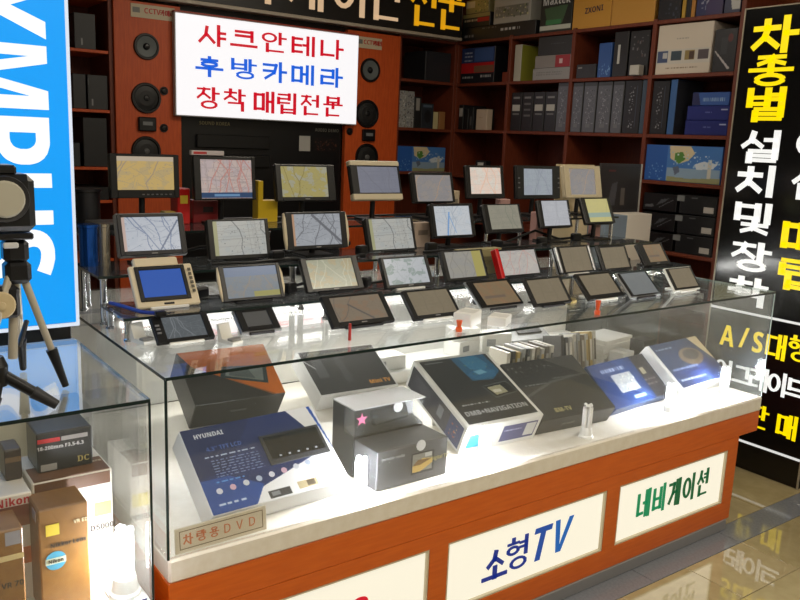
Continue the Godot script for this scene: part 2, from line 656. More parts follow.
# ---------------------------------------------------------------- the main counter
func counter() -> void:
	var t := thing("display_counter", "long glass display counter on an orange wood base with lit panels", "counter", Vector3(2.0, GROUND, -2.4))
	var o := t.position
	var bx := func(called: String, m: Material, x0: float, x1: float, y0: float, y1: float, z0: float, z1: float, bev := 0.003) -> MeshInstance3D:
		var p := slab(t, called, m, x0, x1, y0, y1, z0, z1, bev)
		p.position -= o
		return p
	var PZ := FRONT - 0.02
	bx.call("skirting", flat(rgb(150, 150, 152), 0.35, 0.4), CASE_L + 0.02, 3.2, GROUND, 0.0, FRONT + 0.004, CASE_B + 0.05)
	# base: a core with a framed front around three lit panels
	bx.call("base", counter_wood, CASE_L, 3.222, 0.0, 0.385, PZ - 0.02, CASE_B, 0.002)
	bx.call("base_rail", counter_wood, CASE_L, 3.222, 0.0, 0.085, FRONT, PZ - 0.02, 0.002)
	bx.call("base_rail", counter_wood, CASE_L, 3.222, 0.335, 0.385, FRONT, PZ - 0.02, 0.0)
	for s in [[CASE_L, 0.72], [1.5, 1.575], [2.352, 2.425], [3.15, 3.222]]:
		bx.call("base_stile", counter_wood, s[0], s[1], 0.085, 0.335, FRONT, PZ - 0.02, 0.0)
	bx.call("fascia", counter_wood, CASE_L, CASE_R, 0.385, 0.48, FRONT, CASE_B, 0.002)
	bx.call("deck", grained(rgb(226, 220, 206), rgb(236, 232, 222), Vector3(3, 3, 3), 0.35, 0.03, 9), CASE_L, CASE_R, 0.48, DECK, FRONT + 0.004, CASE_B, 0.006)
	# lit panels
	var k := 0
	for s in [[0.72, 1.5], [1.575, 2.352], [2.425, 3.15]]:
		var p: MeshInstance3D = bx.call("lit_panel", glow(rgb(255, 248, 226), 0.86), s[0] + 0.008, s[1] - 0.008, 0.093, 0.327, FRONT - 0.012, FRONT - 0.03, 0.001)
		var trim := start()
		var c: float = (s[0] + s[1]) / 2.0
		for e in [[c, 0.331, s[1] - s[0], 0.008], [c, 0.089, s[1] - s[0], 0.008], [s[0] + 0.004, 0.21, 0.008, 0.234], [s[1] - 0.004, 0.21, 0.008, 0.234]]:
			add_box(trim, Vector3(e[0], e[1], FRONT - 0.008) - p.position - o, Vector3(e[2], e[3], 0.014), 0.002)
		part(p, "panel_trim", trim.commit(), flat(rgb(206, 196, 170), 0.4))
		area_light("panel_light", Vector3(0, 0, 0.02), Vector3(0, 180, 0), Vector2(s[1] - s[0] - 0.03, 0.22), 0.05, Color(1, 0.95, 0.85), p)
		var at := Vector3(0, 0, 0.009)
		if k == 2:
			var u := 2.60
			for ch in "네비게이션":
				part(p, "letter", hangul(ch, 0.08, 0.115, 0.016), glow(rgb(16, 164, 104) if u < 2.78 else rgb(18, 110, 62), 0.5), Vector3(u - c, 0.005, at.z))
				u += 0.1
		elif k == 1:
			part(p, "letter", hangul("소", 0.11, 0.12, 0.02), glow(rgb(28, 56, 160), 0.5), Vector3(1.80 - c, -0.022, at.z))
			part(p, "letter", hangul("형", 0.11, 0.12, 0.017), glow(rgb(28, 60, 164), 0.5), Vector3(1.905 - c, -0.01, at.z))
			var tm := part(p, "letter", latin("T", 0.125, true, 0.003), glow(rgb(24, 84, 178), 0.6), Vector3(2.018 - c, -0.008, at.z))
			tm.transform.basis = Basis(Vector3(1, 0, 0), Vector3(0.22, 1, 0), Vector3(0, 0, 1))
			tm = part(p, "letter", latin("V", 0.125, true, 0.003), glow(rgb(20, 110, 200), 0.6), Vector3(2.125 - c, -0.004, at.z))
			tm.transform.basis = Basis(Vector3(0.9, 0, 0), Vector3(0.2, 1, 0), Vector3(0, 0, 1))
		else:
			var u := 1.0
			for ch in "MP3":
				part(p, "letter", latin(ch, 0.09, true, 0.003), glow(rgb(222, 12, 44), 0.75), Vector3(u - c, -0.012, at.z))
				u += 0.125
		k += 1
	# glass
	bx.call("top_glass", clear, CASE_L, CASE_R, TOP - 0.008, TOP, FRONT, CASE_B, 0)
	bx.call("front_glass", clear, CASE_L + 0.008, CASE_R - 0.008, DECK, TOP - 0.008, FRONT - 0.004, FRONT - 0.012, 0)
	bx.call("side_glass", clear, CASE_L, CASE_L + 0.008, DECK, TOP - 0.008, FRONT - 0.004, CASE_B, 0)
	bx.call("side_glass", clear, CASE_R - 0.008, CASE_R, DECK, TOP - 0.008, FRONT - 0.004, CASE_B, 0)
	# the polished, dark green rims of the panes
	bx.call("glass_rim", edge, CASE_L, CASE_R, TOP - 0.008, TOP, FRONT, FRONT + 0.002, 0.0005)
	bx.call("glass_rim", edge, CASE_L - 0.002, CASE_L, TOP - 0.008, TOP, FRONT, CASE_B, 0.0005)
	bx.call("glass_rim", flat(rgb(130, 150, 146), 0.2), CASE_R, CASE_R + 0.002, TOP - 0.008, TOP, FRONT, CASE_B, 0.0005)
	bx.call("glass_rim", edge, CASE_L - 0.002, CASE_L + 0.004, DECK, TOP - 0.008, FRONT - 0.004, FRONT + 0.001, 0.0005)
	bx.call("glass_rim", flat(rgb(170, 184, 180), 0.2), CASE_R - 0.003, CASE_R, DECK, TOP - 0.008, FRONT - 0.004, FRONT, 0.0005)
	# back board of the case
	bx.call("back_board", white, CASE_L, CASE_R, DECK, TOP - 0.01, CASE_B, CASE_B - 0.02)
	bx.call("back_rail", silver, CASE_L + 0.02, CASE_R - 0.02, 0.93, 0.945, CASE_B + 0.004, CASE_B)
	bx.call("back_rail", silver, CASE_L + 0.02, CASE_R - 0.02, 0.885, 0.893, CASE_B + 0.004, CASE_B)
	for s in [[0, 0.93]]:
		bx.call("step", white, 1.9, CASE_R - 0.02, DECK, 0.6, -2.74, CASE_B, 0.004)
	# a fluorescent tube along the back board
	var ft: MeshInstance3D = bx.call("tube_holder", white, 0.85, 3.2, 0.875, 0.9, CASE_B + 0.03, CASE_B + 0.004)
	part(ft, "tube", tube([Vector3(-1.13, 0, 0.03), Vector3(1.13, 0, 0.03)], 0.013, 12), glow(Color(1, 1, 0.98), 2.2))
	area_light("tube_light", Vector3(0, 0, 0.05), Vector3(-25, 180, 0), Vector2(2.26, 0.03), 1.1, Color(1, 1, 0.98), ft)
	# lamps that stand inside along the front
	var n := 0
	for p in [Vector2(1.266, -1.868), Vector2(1.759, -1.868), Vector2(2.267, -1.868), Vector2(2.777, -1.873), Vector2(3.215, -1.906)]:
		var where: String = ["beside the clear-fronted silver carton", "at the corner of the white-edged black carton", "in front of the flat black carton", "in front of the blue carton with a dark end", "at the far right end of the counter"][n]
		lamp(Vector3(p.x, DECK, p.y), n != 2, ("lit" if n != 2 else "unlit") + " white lamp on deck " + where, 0.55)
		n += 1

func lamp(at: Vector3, lit: bool, label: String, energy: float, size := 1.0) -> void:
	var t := thing("fluorescent_lamp", label, "lamp", at, Vector3.ZERO, "compact lamps standing in the cases")
	t.scale = Vector3.ONE * size
	part(t, "base", lathe([Vector2(0.0, 0.0), Vector2(0.027, 0.0), Vector2(0.027, 0.006), Vector2(0.023, 0.010), Vector2(0.02, 0.034), Vector2(0.017, 0.04), Vector2(0.0, 0.04)]), white)
	var g := glow(Color(0.96, 0.98, 1.0), 14.0) if lit else flat(rgb(240, 240, 238), 0.25)
	for k in 3:
		var a := TAU * k / 3 + 0.3
		var c := Vector3(cos(a), 0, sin(a)) * 0.011
		var s := Vector3(-sin(a), 0, cos(a)) * 0.007
		part(t, "tube", tube([c - s + Vector3(0, 0.039, 0), c - s + Vector3(0, 0.115, 0), c - s * 0.7 + Vector3(0, 0.122, 0), c + Vector3(0, 0.125, 0), c + s * 0.7 + Vector3(0, 0.122, 0), c + s + Vector3(0, 0.115, 0), c + s + Vector3(0, 0.039, 0)], 0.0058, 8), g)
	if lit:
		var l := OmniLight3D.new()
		l.name = "lamp_light"
		t.add_child(l, true)
		l.position = Vector3(0, 0.085, 0)
		l.light_energy = energy
		l.light_color = Color(0.97, 0.98, 1.0)
		l.light_size = 0.02
		l.omni_range = 8.0
		l.omni_attenuation = 2.0
		l.shadow_enabled = true

func left_case() -> void:
	var t := thing("glass_case", "low glass camera case in the left foreground", "case", Vector3(0.15, GROUND, -1.97))
	var o := t.position
	var bx := func(called: String, m: Material, x0: float, x1: float, y0: float, y1: float, z0: float, z1: float, bev := 0.003) -> MeshInstance3D:
		var p := slab(t, called, m, x0, x1, y0, y1, z0, z1, bev)
		p.position -= o
		return p
	var L := -0.35
	var R := 0.571
	var F := -1.676
	var B := -2.265
	var D := 0.53
	bx.call("base", counter_wood, L, R, GROUND, D - 0.05, F, B)
	bx.call("deck", white, L, R, D - 0.05, D, F + 0.004, B, 0.005)
	bx.call("top_glass", clear, L, R, TOP - 0.008, TOP, F, B, 0)
	bx.call("front_glass", clear, L + 0.008, R - 0.008, D, TOP - 0.008, F - 0.002, F - 0.01, 0)
	bx.call("side_glass", clear, R - 0.008, R, D, TOP - 0.008, F - 0.002, B, 0)
	bx.call("side_glass", clear, L, L + 0.008, D, TOP - 0.008, F - 0.002, B, 0)
	bx.call("back_board", flat(rgb(232, 228, 206), 0.5), L, R, D, TOP - 0.01, B, B - 0.015)
	bx.call("glass_rim", edge, L, R, TOP - 0.008, TOP, F, F + 0.002, 0.0005)
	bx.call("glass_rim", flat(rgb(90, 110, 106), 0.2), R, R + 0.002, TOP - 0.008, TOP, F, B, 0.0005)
	bx.call("glass_rim", edge, R - 0.003, R + 0.002, D, TOP - 0.008, F - 0.003, F + 0.001, 0.0005)
	bx.call("back_rim", flat(rgb(150, 152, 150), 0.4), L, R, TOP - 0.012, TOP, B, B - 0.02, 0.001)

func tiers() -> void:
	var spec := [[0.67, 3.25, 1.09, -2.165, -2.38, TOP, "lowest smoked glass display tier, just above the counter top"], [0.67, 3.25, 1.17, -2.39, -2.66, TOP, "middle smoked glass display tier on chrome posts"], [0.7, 3.34, 1.26, -2.67, -2.95, TOP, "highest smoked glass display tier at the back of the counter"]]
	for s in spec:
		var t := thing("display_tier", s[6], "shelf", Vector3((s[0] + s[1]) / 2, TOP, (s[3] + s[4]) / 2), Vector3.ZERO, "glass tiers over the counter")
		var o := t.position
		var p := slab(t, "shelf_glass", smoke, s[0], s[1], s[2] - 0.008, s[2], s[3], s[4], 0)
		p.position -= o
		p = slab(t, "shelf_rim", edge, s[0], s[1], s[2] - 0.008, s[2], s[3], s[3] + 0.002, 0.0005)
		p.position -= o
		for i in 5:
			var x := lerpf(s[0] + 0.02, s[1] - 0.02, i / 4.0)
			for z in [s[3] - 0.025, maxf(s[4] + 0.025, CASE_B + 0.03)]:
				var low: float = TOP if z > CASE_B else 0.55
				if z < CASE_B:
					continue
				part(t, "post", lathe([Vector2(0, 0), Vector2(0.013, 0), Vector2(0.013, 0.006), Vector2(0.010, 0.008), Vector2(0.010, s[2] - low - 0.016), Vector2(0.013, s[2] - low - 0.014), Vector2(0.013, s[2] - low - 0.008), Vector2(0, s[2] - low - 0.008)], 14), chrome, Vector3(x, low, z) - o)
	# the bench behind the counter that carries the back of the highest tier
	var b := thing("back_bench", "dark work bench behind the glass counter", "bench", Vector3(2.2, GROUND, -3.3))
	slab(b, "bench_top", dark, -1.5, 1.28, 0.9, 0.94, 0.27, -0.3)
	for x in [-1.45, -0.5, 0.5, 1.24]:
		slab(b, "leg", dark, x - 0.025, x + 0.025, 0.0, 0.9, 0.2, -0.25)

# ---------------------------------------------------------------- shelves
func shelves() -> void:
	# the run along the right wall
	var t := thing("bookcase", "red-brown wooden shelf wall of four bays on the right", "shelf", Vector3(4.38, GROUND, -3.85))
	var o := t.position
	var X0 := 4.2
	var X1 := 4.56
	var cols := [-5.06, -4.467, -3.862, -3.222, -2.65]
	for z in cols:
		slab(t, "upright", wood_dark, X0, X1, GROUND, 2.45 if z == -2.65 else 2.37, z - 0.014, z + 0.014).position -= o
	for i in 4:
		for y in ([2.36, 2.045, 1.695, 1.345, 1.0, 0.6, 0.2] if i < 3 else [2.36, 2.045, 1.695, 1.418, 1.0, 0.6, 0.2]):
			if i in [1, 2] and y == 1.345:
				continue
			slab(t, "shelf_board", wood_dark, X0, X1, y - 0.022, y, cols[i] + 0.0145, cols[i + 1] - 0.0145).position -= o
		slab(t, "back_panel", wood_dark, X1 - 0.01, X1, GROUND, 2.36, cols[i] + 0.014, cols[i + 1] - 0.014, 0).position -= o
	# the bay on the back wall, beside the speaker boards
	t = thing("bookcase", "narrow red-brown shelf bay between right speaker board and room corner", "shelf", Vector3(3.9, GROUND, -5.25))
	o = t.position
	for x in [3.645, 4.185]:
		slab(t, "upright", wood_dark, x - 0.013, x + 0.013, GROUND, 2.36, -5.05, -5.45).position -= o
	for y in [2.36, 2.05, 1.69, 1.36, 1.0]:
		slab(t, "shelf_board", wood_dark, 3.6585, 4.1715, y - 0.022, y, -5.055, -5.45).position -= o
	slab(t, "back_panel", wood_dark, 3.645, 4.185, GROUND, 2.36, -5.45, -5.46, 0).position -= o
	# the bay at the left, partly behind the blue sign
	t = thing("bookcase", "dark shelf bay behind the blue sign, left of the speaker board", "shelf", Vector3(1.2, GROUND, -5.25))
	o = t.position
	for x in [0.8, 1.53]:
		slab(t, "upright", wood_dark, x - 0.013, x + 0.013, GROUND, 2.34, -5.05, -5.45).position -= o
	for y in [2.34, 2.04, 1.698, 1.36, 1.16, 0.8]:
		slab(t, "shelf_board", wood, 0.8135, 1.5165, y - 0.018, y, -5.055, -5.45).position -= o
	slab(t, "back_panel", wood_dark, 0.8, 1.53, GROUND, 2.33, -5.45, -5.46, 0).position -= o
	# speaker boards
	speaker_board(1.5435, 1.95, "orange speaker demonstration board left of the white lit sign", [[1.735, 2.085, 0.078, 0], [1.728, 1.782, 0.092, 1], [1.722, 1.462, 0.092, 2]], [[1.84, 1.832], [1.836, 1.607]], Vector2(1.728, 1.626))
	speaker_board(3.17, 3.63, "orange speaker demonstration board right of the white lit sign", [[3.366, 2.08, 0.085, 0], [3.352, 1.772, 0.1, 1], [3.36, 1.46, 0.1, 2]], [[3.205, 1.64]], Vector2(3.365, 1.62))
	# central black panel
	var p := thing("audio_panel", "black audio rack panel below the white lit sign", "panel", Vector3(2.56, GROUND, -5.1))
	slab(p, "board", black, -0.605, 0.605, 0.0, 2.42, 0.03, 0.0, 0.004)
	slab(p, "head_unit", black, -0.5, 0.02, 1.545, 1.63, 0.055, 0.03, 0.004)
	slab(p, "head_unit", black, -0.5, 0.02, 1.42, 1.505, 0.055, 0.03, 0.004)
	slab(p, "white_card", flat(rgb(178, 176, 170), 0.6), 0.256, 0.345, 1.54, 1.645, 0.034, 0.03, 0.001)
	part(p, "dark_photo", quad(0.19, 0.1), printed(paint(48, 32, rgb(22, 16, 16), [["specks", 0.05, 0.1, 0.9, 0.8, 60, [rgb(80, 44, 30), rgb(60, 50, 46), rgb(96, 64, 48)]]])), Vector3(0.47, 1.59, 0.032))
	part(p, "lettering", latin("SOUND KOREA", 0.022, true, 0.001), flat(rgb(150, 140, 100), 0.5), Vector3(-0.37, 1.7, 0.032))
	part(p, "lettering", latin("AUDIO DEMO", 0.022, true, 0.001), flat(rgb(140, 138, 130), 0.5), Vector3(0.48, 1.69, 0.032))

func speaker_board(x0: float, x1: float, label: String, cones: Array, knobs: Array, plate: Vector2) -> void:
	var c := (x0 + x1) / 2
	var t := thing("speaker_board", label, "speaker board", Vector3(c, GROUND, -5.06))
	var o := t.position
	slab(t, "board", wood, x0, x1, GROUND, 2.34, -5.03, -5.07).position -= o
	for s in cones:
		var r: float = s[2]
		var at := Vector3(s[0], s[1], -5.03) - o
		var sp := part(t, "speaker", lathe([Vector2(r * 0.78, 0.004), Vector2(r * 0.84, 0.014), Vector2(r * 0.96, 0.014), Vector2(r, 0.008), Vector2(r, 0.0), Vector2(0, 0.0)], 28), black, at, Vector3(90, 0, 0))
		part(sp, "cone", lathe([Vector2(0, 0.004), Vector2(r * 0.26, 0.001), Vector2(r * 0.79, 0.009)] if s[3] == 0 else [Vector2(0, 0.012), Vector2(r * 0.5, 0.011), Vector2(r * 0.79, 0.006)], 28), flat(rgb(96, 102, 102) if s[3] == 0 else rgb(24, 24, 24), 0.5))
		part(sp, "dust_cap", lathe([Vector2(0, 0.018), Vector2(r * 0.15, 0.016), Vector2(r * 0.25, 0.008), Vector2(r * 0.26, 0.001)], 20), flat(rgb(20, 20, 22) if s[3] < 2 else rgb(88, 88, 88), 0.35))
	for k in knobs:
		part(t, "tweeter", lathe([Vector2(0, 0.014), Vector2(0.014, 0.013), Vector2(0.02, 0.006), Vector2(0.026, 0.006), Vector2(0.026, 0), Vector2(0, 0)], 18), black, Vector3(k[0], k[1], -5.03) - o, Vector3(90, 0, 0))
	var pl := part(t, "switch_plate", rbox(Vector3(0.11, 0.085, 0.024), 0.008), black, Vector3(plate.x, plate.y, -5.018) - o)
	part(pl, "switch_label", rbox(Vector3(0.06, 0.022, 0.002), 0.0), flat(rgb(120, 122, 124), 0.4), Vector3(0, 0.004, 0.0125))
	# camera sticker at the top
	var sx := 1.78 if x0 < 2 else 3.355
	var sw := 0.27 if x0 < 2 else 0.21
	var sy := 2.287 if x0 < 2 else 2.266
	var card := part(t, "sticker", rbox(Vector3(sw, 0.077, 0.003), 0.0), flat(rgb(206, 190, 160), 0.5), Vector3(sx, sy, -5.028) - o)
	part(card, "lettering", latin("CCTV", 0.03, true, 0.001), flat(rgb(196, 50, 40), 0.5), Vector3(-sw * 0.02, 0.004, 0.0025))
	var u := sw * 0.21
	for ch in "카메라":
		part(card, "letter", hangul(ch, 0.028, 0.032, 0.006, 0.001), flat(rgb(196, 50, 40), 0.5), Vector3(u, 0.004, 0.002))
		u += sw * 0.115
	part(card, "camera_icon", rbox(Vector3(sw * 0.16, 0.03, 0.001), 0.0), flat(rgb(120, 118, 112), 0.5), Vector3(-sw * 0.38, 0.004, 0.002))

# ---------------------------------------------------------------- signs
func signs() -> void:
	# white light box in front of the back wall
	var t := thing("light_box_sign", "white lit sign with red and blue Korean lettering on the back wall", "sign", Vector3(2.565, 1.995, -5.0))
	part(t, "cabinet", rbox(Vector3(1.34, 0.62, 0.042), 0.004), flat(rgb(190, 188, 186), 0.4), Vector3(0, 0, -0.006))
	part(t, "lit_face", rbox(Vector3(1.325, 0.605, 0.006), 0.001), glow(rgb(252, 250, 252), 0.93), Vector3(0, 0, 0.018))
	part(t, "top_trim", rbox(Vector3(1.34, 0.008, 0.046), 0.001), flat(rgb(170, 60, 40), 0.4), Vector3(0, 0.314, -0.004))
	area_light("sign_light", Vector3(0, 0, 0.03), Vector3(0, 180, 0), Vector2(1.3, 0.58), 0.12, Color(1, 0.98, 1), t)
	var red := glow(rgb(222, 12, 40), 0.75)
	var blue := glow(rgb(24, 104, 232), 0.8)
	var rows := [["샤크안테나", [2.134, 2.352, 2.566, 2.787, 3.01], 2.188, 0.185, 0.12, red], ["후방카메라", [2.117, 2.352, 2.572, 2.787, 3.012], 2.0, 0.18, 0.122, blue], ["장착매립전문", [2.106, 2.287, 2.5, 2.671, 2.849, 3.03], 1.803, 0.155, 0.13, red]]
	for r in rows:
		for i in r[1].size():
			part(t, "letter", hangul(r[0][i], r[3], r[4], 0.023), r[5], Vector3(r[1][i], r[2], -4.979) - t.position)
	# banner above
	t = thing("banner_sign", "black fascia sign with beige and yellow Korean lettering along the top", "sign", Vector3(2.6, 2.37, -5.02))
	part(t, "panel", rbox(Vector3(3.14, 0.56, 0.06), 0.003), flat(rgb(26, 24, 22), 0.4), Vector3(0, 0.285, 0))
	part(t, "rail", rbox(Vector3(3.14, 0.022, 0.085), 0.004), flat(rgb(190, 178, 160), 0.4), Vector3(0, 0.0, 0.005))
	var beige := glow(rgb(226, 190, 150), 0.75)
	var yellow := glow(rgb(240, 172, 20), 0.72)
	var us := [2.05, 2.42, 2.8, 3.15, 3.45, 3.8, 4.06]
	for i in 7:
		part(t, "letter", hangul("네비게이션전문"[i], 0.29 if i < 5 else 0.25, 0.33, 0.044), beige if i < 5 else yellow, Vector3(us[i] - 2.6, 0.225, 0.031))
	# blue camera sign on the left
	t = thing("light_box_sign", "bright blue lit sign with white vertical capitals on the left", "sign", Vector3(0.256, 1.03, -2.42))
	var sky := glow(rgb(0, 162, 252), 0.9)
	sky.albedo_color = rgb(0, 60, 110)
	part(t, "cabinet", rbox(Vector3(0.73, 1.75, 0.12), 0.004), black, Vector3(0, 0.865, -0.065))
	part(t, "lit_face", rbox(Vector3(0.715, 1.73, 0.006), 0.001), sky, Vector3(0, 0.87, 0.0))
	part(t, "edge_trim", rbox(Vector3(0.009, 1.745, 0.012), 0.001), glow(rgb(230, 240, 255), 0.8), Vector3(0.359, 0.867, 0.0))
	part(t, "edge_trim", rbox(Vector3(0.722, 0.009, 0.012), 0.001), glow(rgb(230, 240, 255), 0.8), Vector3(0.0, -0.002, 0.0))
	part(t, "stand", rbox(Vector3(0.7, 1.1, 0.1), 0.004), black, Vector3(0, -0.53, -0.085))
	area_light("sign_light", Vector3(0, 0.87, 0.02), Vector3(0, 180, 0), Vector2(0.7, 1.7), 0.14, Color(0.3, 0.65, 1.0), t)
	var ww := glow(rgb(250, 252, 255), 0.95)
	var ys := [2.25, 2.08, 1.902, 1.72, 1.557, 1.395, 1.248]
	var wide := [0.16, 0.13, 0.158, 0.168, 0.128, 0.142, 0.135]
	for i in 7:
		var m := latin("OLYMPUS"[i], 0.205, true, 0.004)
		var l := part(t, "letter", m, ww, Vector3(0.448, ys[i], -2.415) - t.position, Vector3(0, 0, -90))
		l.scale.x = wide[i] / maxf(0.02, m.get_aabb().size.x)
	# the tall black sign on the right: faces the counter
	t = thing("light_box_sign", "tall black lit sign with yellow and white Korean lettering on the right", "sign", Vector3(3.916, GROUND, -2.16), Vector3(0, -90, 0))
	part(t, "cabinet", rbox(Vector3(0.6, 2.37, 0.16), 0.004), flat(rgb(16, 16, 18), 0.25), Vector3(0, 1.185, -0.085))
	part(t, "face", rbox(Vector3(0.588, 2.345, 0.006), 0.001), flat(rgb(10, 10, 12), 0.15), Vector3(0, 1.19, -0.003))
	for x in [-0.298, 0.298]:
		part(t, "edge_trim", rbox(Vector3(0.006, 2.37, 0.014), 0.001), flat(rgb(170, 160, 140), 0.4, 0.3), Vector3(x, 1.185, -0.003))
	part(t, "edge_trim", rbox(Vector3(0.59, 0.006, 0.014), 0.001), flat(rgb(170, 160, 140), 0.4, 0.3), Vector3(0, 2.367, -0.003))
	for y in [0.787, 0.104]:
		part(t, "white_line", rbox(Vector3(0.588, 0.012, 0.004), 0.0), glow(rgb(236, 236, 232), 0.8), Vector3(0, y - GROUND, 0.001))
	var yel := glow(rgb(252, 222, 0), 0.95)
	var wht := glow(rgb(248, 248, 244), 0.9)
	var col := [["차", -2.286, 2.18, 0.235, 0.155, yel], ["종", -2.284, 2.01, 0.23, 0.145, yel], ["별", -2.282, 1.845, 0.215, 0.15, yel], ["설", -2.284, 1.637, 0.22, 0.145, wht], ["치", -2.286, 1.468, 0.215, 0.135, wht], ["및", -2.276, 1.274, 0.21, 0.145, wht], ["장", -2.266, 1.077, 0.22, 0.14, wht], ["착", -2.26, 0.9, 0.22, 0.125, wht],
		["네", -2.0, 2.18, 0.2, 0.145, wht], ["비", -2.0, 2.01, 0.2, 0.145, wht], ["게", -2.0, 1.84, 0.2, 0.145, wht], ["이", -2.0, 1.66, 0.2, 0.145, wht], ["션", -2.0, 1.475, 0.2, 0.145, wht], ["매", -2.008, 1.214, 0.21, 0.14, yel], ["립", -2.0, 1.027, 0.21, 0.145, yel],
		["대", -2.066, 0.648, 0.105, 0.125, yel], ["행", -1.95, 0.66, 0.105, 0.125, yel],
		["업", -2.335, 0.452, 0.1, 0.115, wht], ["그", -2.23, 0.455, 0.1, 0.11, wht], ["레", -2.135, 0.458, 0.1, 0.115, wht], ["이", -2.035, 0.46, 0.1, 0.115, wht], ["드", -1.94, 0.462, 0.1, 0.105, wht], ["판", -2.11, 0.26, 0.11, 0.12, yel], ["매", -1.955, 0.256, 0.105, 0.12, yel]]
	for c in col:
		part(t, "letter", hangul(c[0], c[3], c[4], 0.036 if c[3] > 0.15 else 0.019), c[5], Vector3(c[1] + 2.16, c[2] - GROUND, 0.0))
	for c in [["A", -2.338, 0.642], ["/", -2.243, 0.652], ["S", -2.166, 0.645]]:
		part(t, "letter", latin(c[0], 0.108, true, 0.004), yel, Vector3(c[1] + 2.16, c[2] - GROUND, 0.002)).scale.x = 0.82
	area_light("sign_light", Vector3(0, 1.2, 0.02), Vector3(0, 180, 0), Vector2(0.55, 2.2), 0.05, Color(1, 0.95, 0.7), t)

# ---------------------------------------------------------------- the screens
func devices() -> void:
	var M := {}
	M.sand = map_screen(1, rgb(206, 176, 112), rgb(186, 168, 128), rgb(150, 138, 140), rgb(160, 150, 140), 4, false, [["rect", 0, 0, 1, 0.14, rgb(196, 180, 158)]], 0.75)
	M.pink = map_screen(2, rgb(206, 186, 178), rgb(196, 180, 184), rgb(196, 120, 110), rgb(150, 140, 140), 8, true, [["rect", 0, 0.86, 1, 0.14, rgb(46, 74, 112)], ["rect", 0.25, 0.89, 0.5, 0.07, rgb(110, 150, 190)]], 0.72)
	M.olive = map_screen(3, rgb(176, 164, 104), rgb(170, 172, 170), rgb(140, 126, 70), rgb(158, 152, 120), 3, false, [], 0.72)
	M.blue_grey = map_screen(4, rgb(132, 134, 148), rgb(138, 140, 152), rgb(118, 120, 132), rgb(122, 126, 138), 3, true, [], 0.7)
	M.grey = map_screen(5, rgb(150, 146, 146), rgb(160, 152, 144), rgb(196, 160, 124), rgb(136, 132, 132), 4, false, [], 0.72)
	M.rose = map_screen(6, rgb(226, 204, 188), rgb(214, 214, 204), rgb(226, 170, 140), rgb(196, 190, 180), 4, true, [], 0.9)
	M.pale = map_screen(7, rgb(166, 174, 182), rgb(160, 166, 178), rgb(140, 146, 156), rgb(150, 156, 164), 4, true, [], 0.75)
	M.ice = map_screen(8, rgb(186, 192, 202), rgb(180, 188, 200), rgb(92, 110, 146), rgb(120, 132, 156), 5, false, [["line", 0.62, 1, 0.98, 0.1, 3, rgb(104, 116, 140)], ["rect", 0, 0, 0.06, 1, rgb(196, 170, 160)]], 0.8)
	M.grid = map_screen(9, rgb(186, 186, 180), rgb(178, 182, 180), rgb(96, 98, 102), rgb(150, 150, 146), 2, true, [["rect", 0, 0, 0.08, 1, rgb(170, 168, 130)]], 0.75)
	M.diag = map_screen(10, rgb(166, 170, 176), rgb(176, 180, 186), rgb(96, 98, 104), rgb(110, 112, 118), 4, false, [["line", 0.4, 0.0, 0.98, 0.9, 5, rgb(112, 114, 120)], ["rect", 0, 0, 0.05, 1, rgb(190, 150, 120)]], 0.75)
	M.road = map_screen(11, rgb(196, 200, 204), rgb(188, 196, 204), rgb(150, 160, 176), rgb(160, 166, 172), 3, false, [["line", 0.4, 0.2, 0.3, 1.0, 4, rgb(110, 154, 206)], ["line", 0.4, 0.3, 0.55, 0.9, 2, rgb(120, 160, 206)]], 0.85)
	M.linen = map_screen(12, rgb(158, 154, 138), rgb(152, 150, 136), rgb(120, 128, 112), rgb(140, 138, 124), 2, true, [], 0.72)
	M.snow = map_screen(13, rgb(186, 188, 194), rgb(192, 194, 198), rgb(164, 166, 172), rgb(170, 172, 178), 3, true, [], 0.8)
	M.lime = map_screen(14, rgb(206, 196, 130), rgb(204, 194, 132), rgb(180, 176, 120), rgb(190, 184, 130), 1, false, [["rect", 0, 0.6, 1, 0.2, rgb(158, 178, 164)]], 0.75)
	M.sky = map_screen(15, rgb(52, 92, 176), rgb(52, 92, 176), rgb(52, 92, 176), rgb(52, 92, 176), 0, false, [], 0.85)
	M.dusk = map_screen(16, rgb(126, 136, 146), rgb(140, 138, 136), rgb(160, 140, 120), rgb(120, 126, 130), 3, false, [["rect", 0, 0, 1, 0.3, rgb(116, 132, 158)], ["rect", 0.5, 0.82, 0.5, 0.18, rgb(160, 156, 90)]], 0.72)
	M.moss = map_screen(17, rgb(154, 156, 132), rgb(170, 150, 108), rgb(182, 184, 160), rgb(136, 142, 120), 5, false, [], 0.72)
	M.frost = map_screen(18, rgb(188, 192, 196), rgb(130, 148, 138), rgb(170, 176, 178), rgb(176, 180, 184), 2, false, [], 0.78)
	M.split = map_screen(19, rgb(160, 158, 152), rgb(166, 162, 150), rgb(140, 136, 130), rgb(176, 168, 156), 6, false, [["rect", 0.74, 0, 0.26, 1, rgb(178, 168, 100)]], 0.75)
	M.blush = map_screen(20, rgb(190, 184, 178), rgb(200, 192, 184), rgb(200, 150, 140), rgb(150, 150, 150), 5, false, [], 0.8)
	M.tan = map_screen(21, rgb(138, 126, 104), rgb(142, 130, 108), rgb(126, 116, 98), rgb(132, 122, 102), 2, true, [], 0.72)  # tan tone partly reflected ceiling light, put into the emission
	M.tan_road = map_screen(22, rgb(140, 126, 108), rgb(148, 122, 100), rgb(108, 102, 96), rgb(128, 118, 102), 2, false, [["line", 0.3, 0.3, 0.7, 0.95, 4, rgb(104, 98, 92)]], 0.72)  # map colour dulled by room reflection that is mixed into the emission
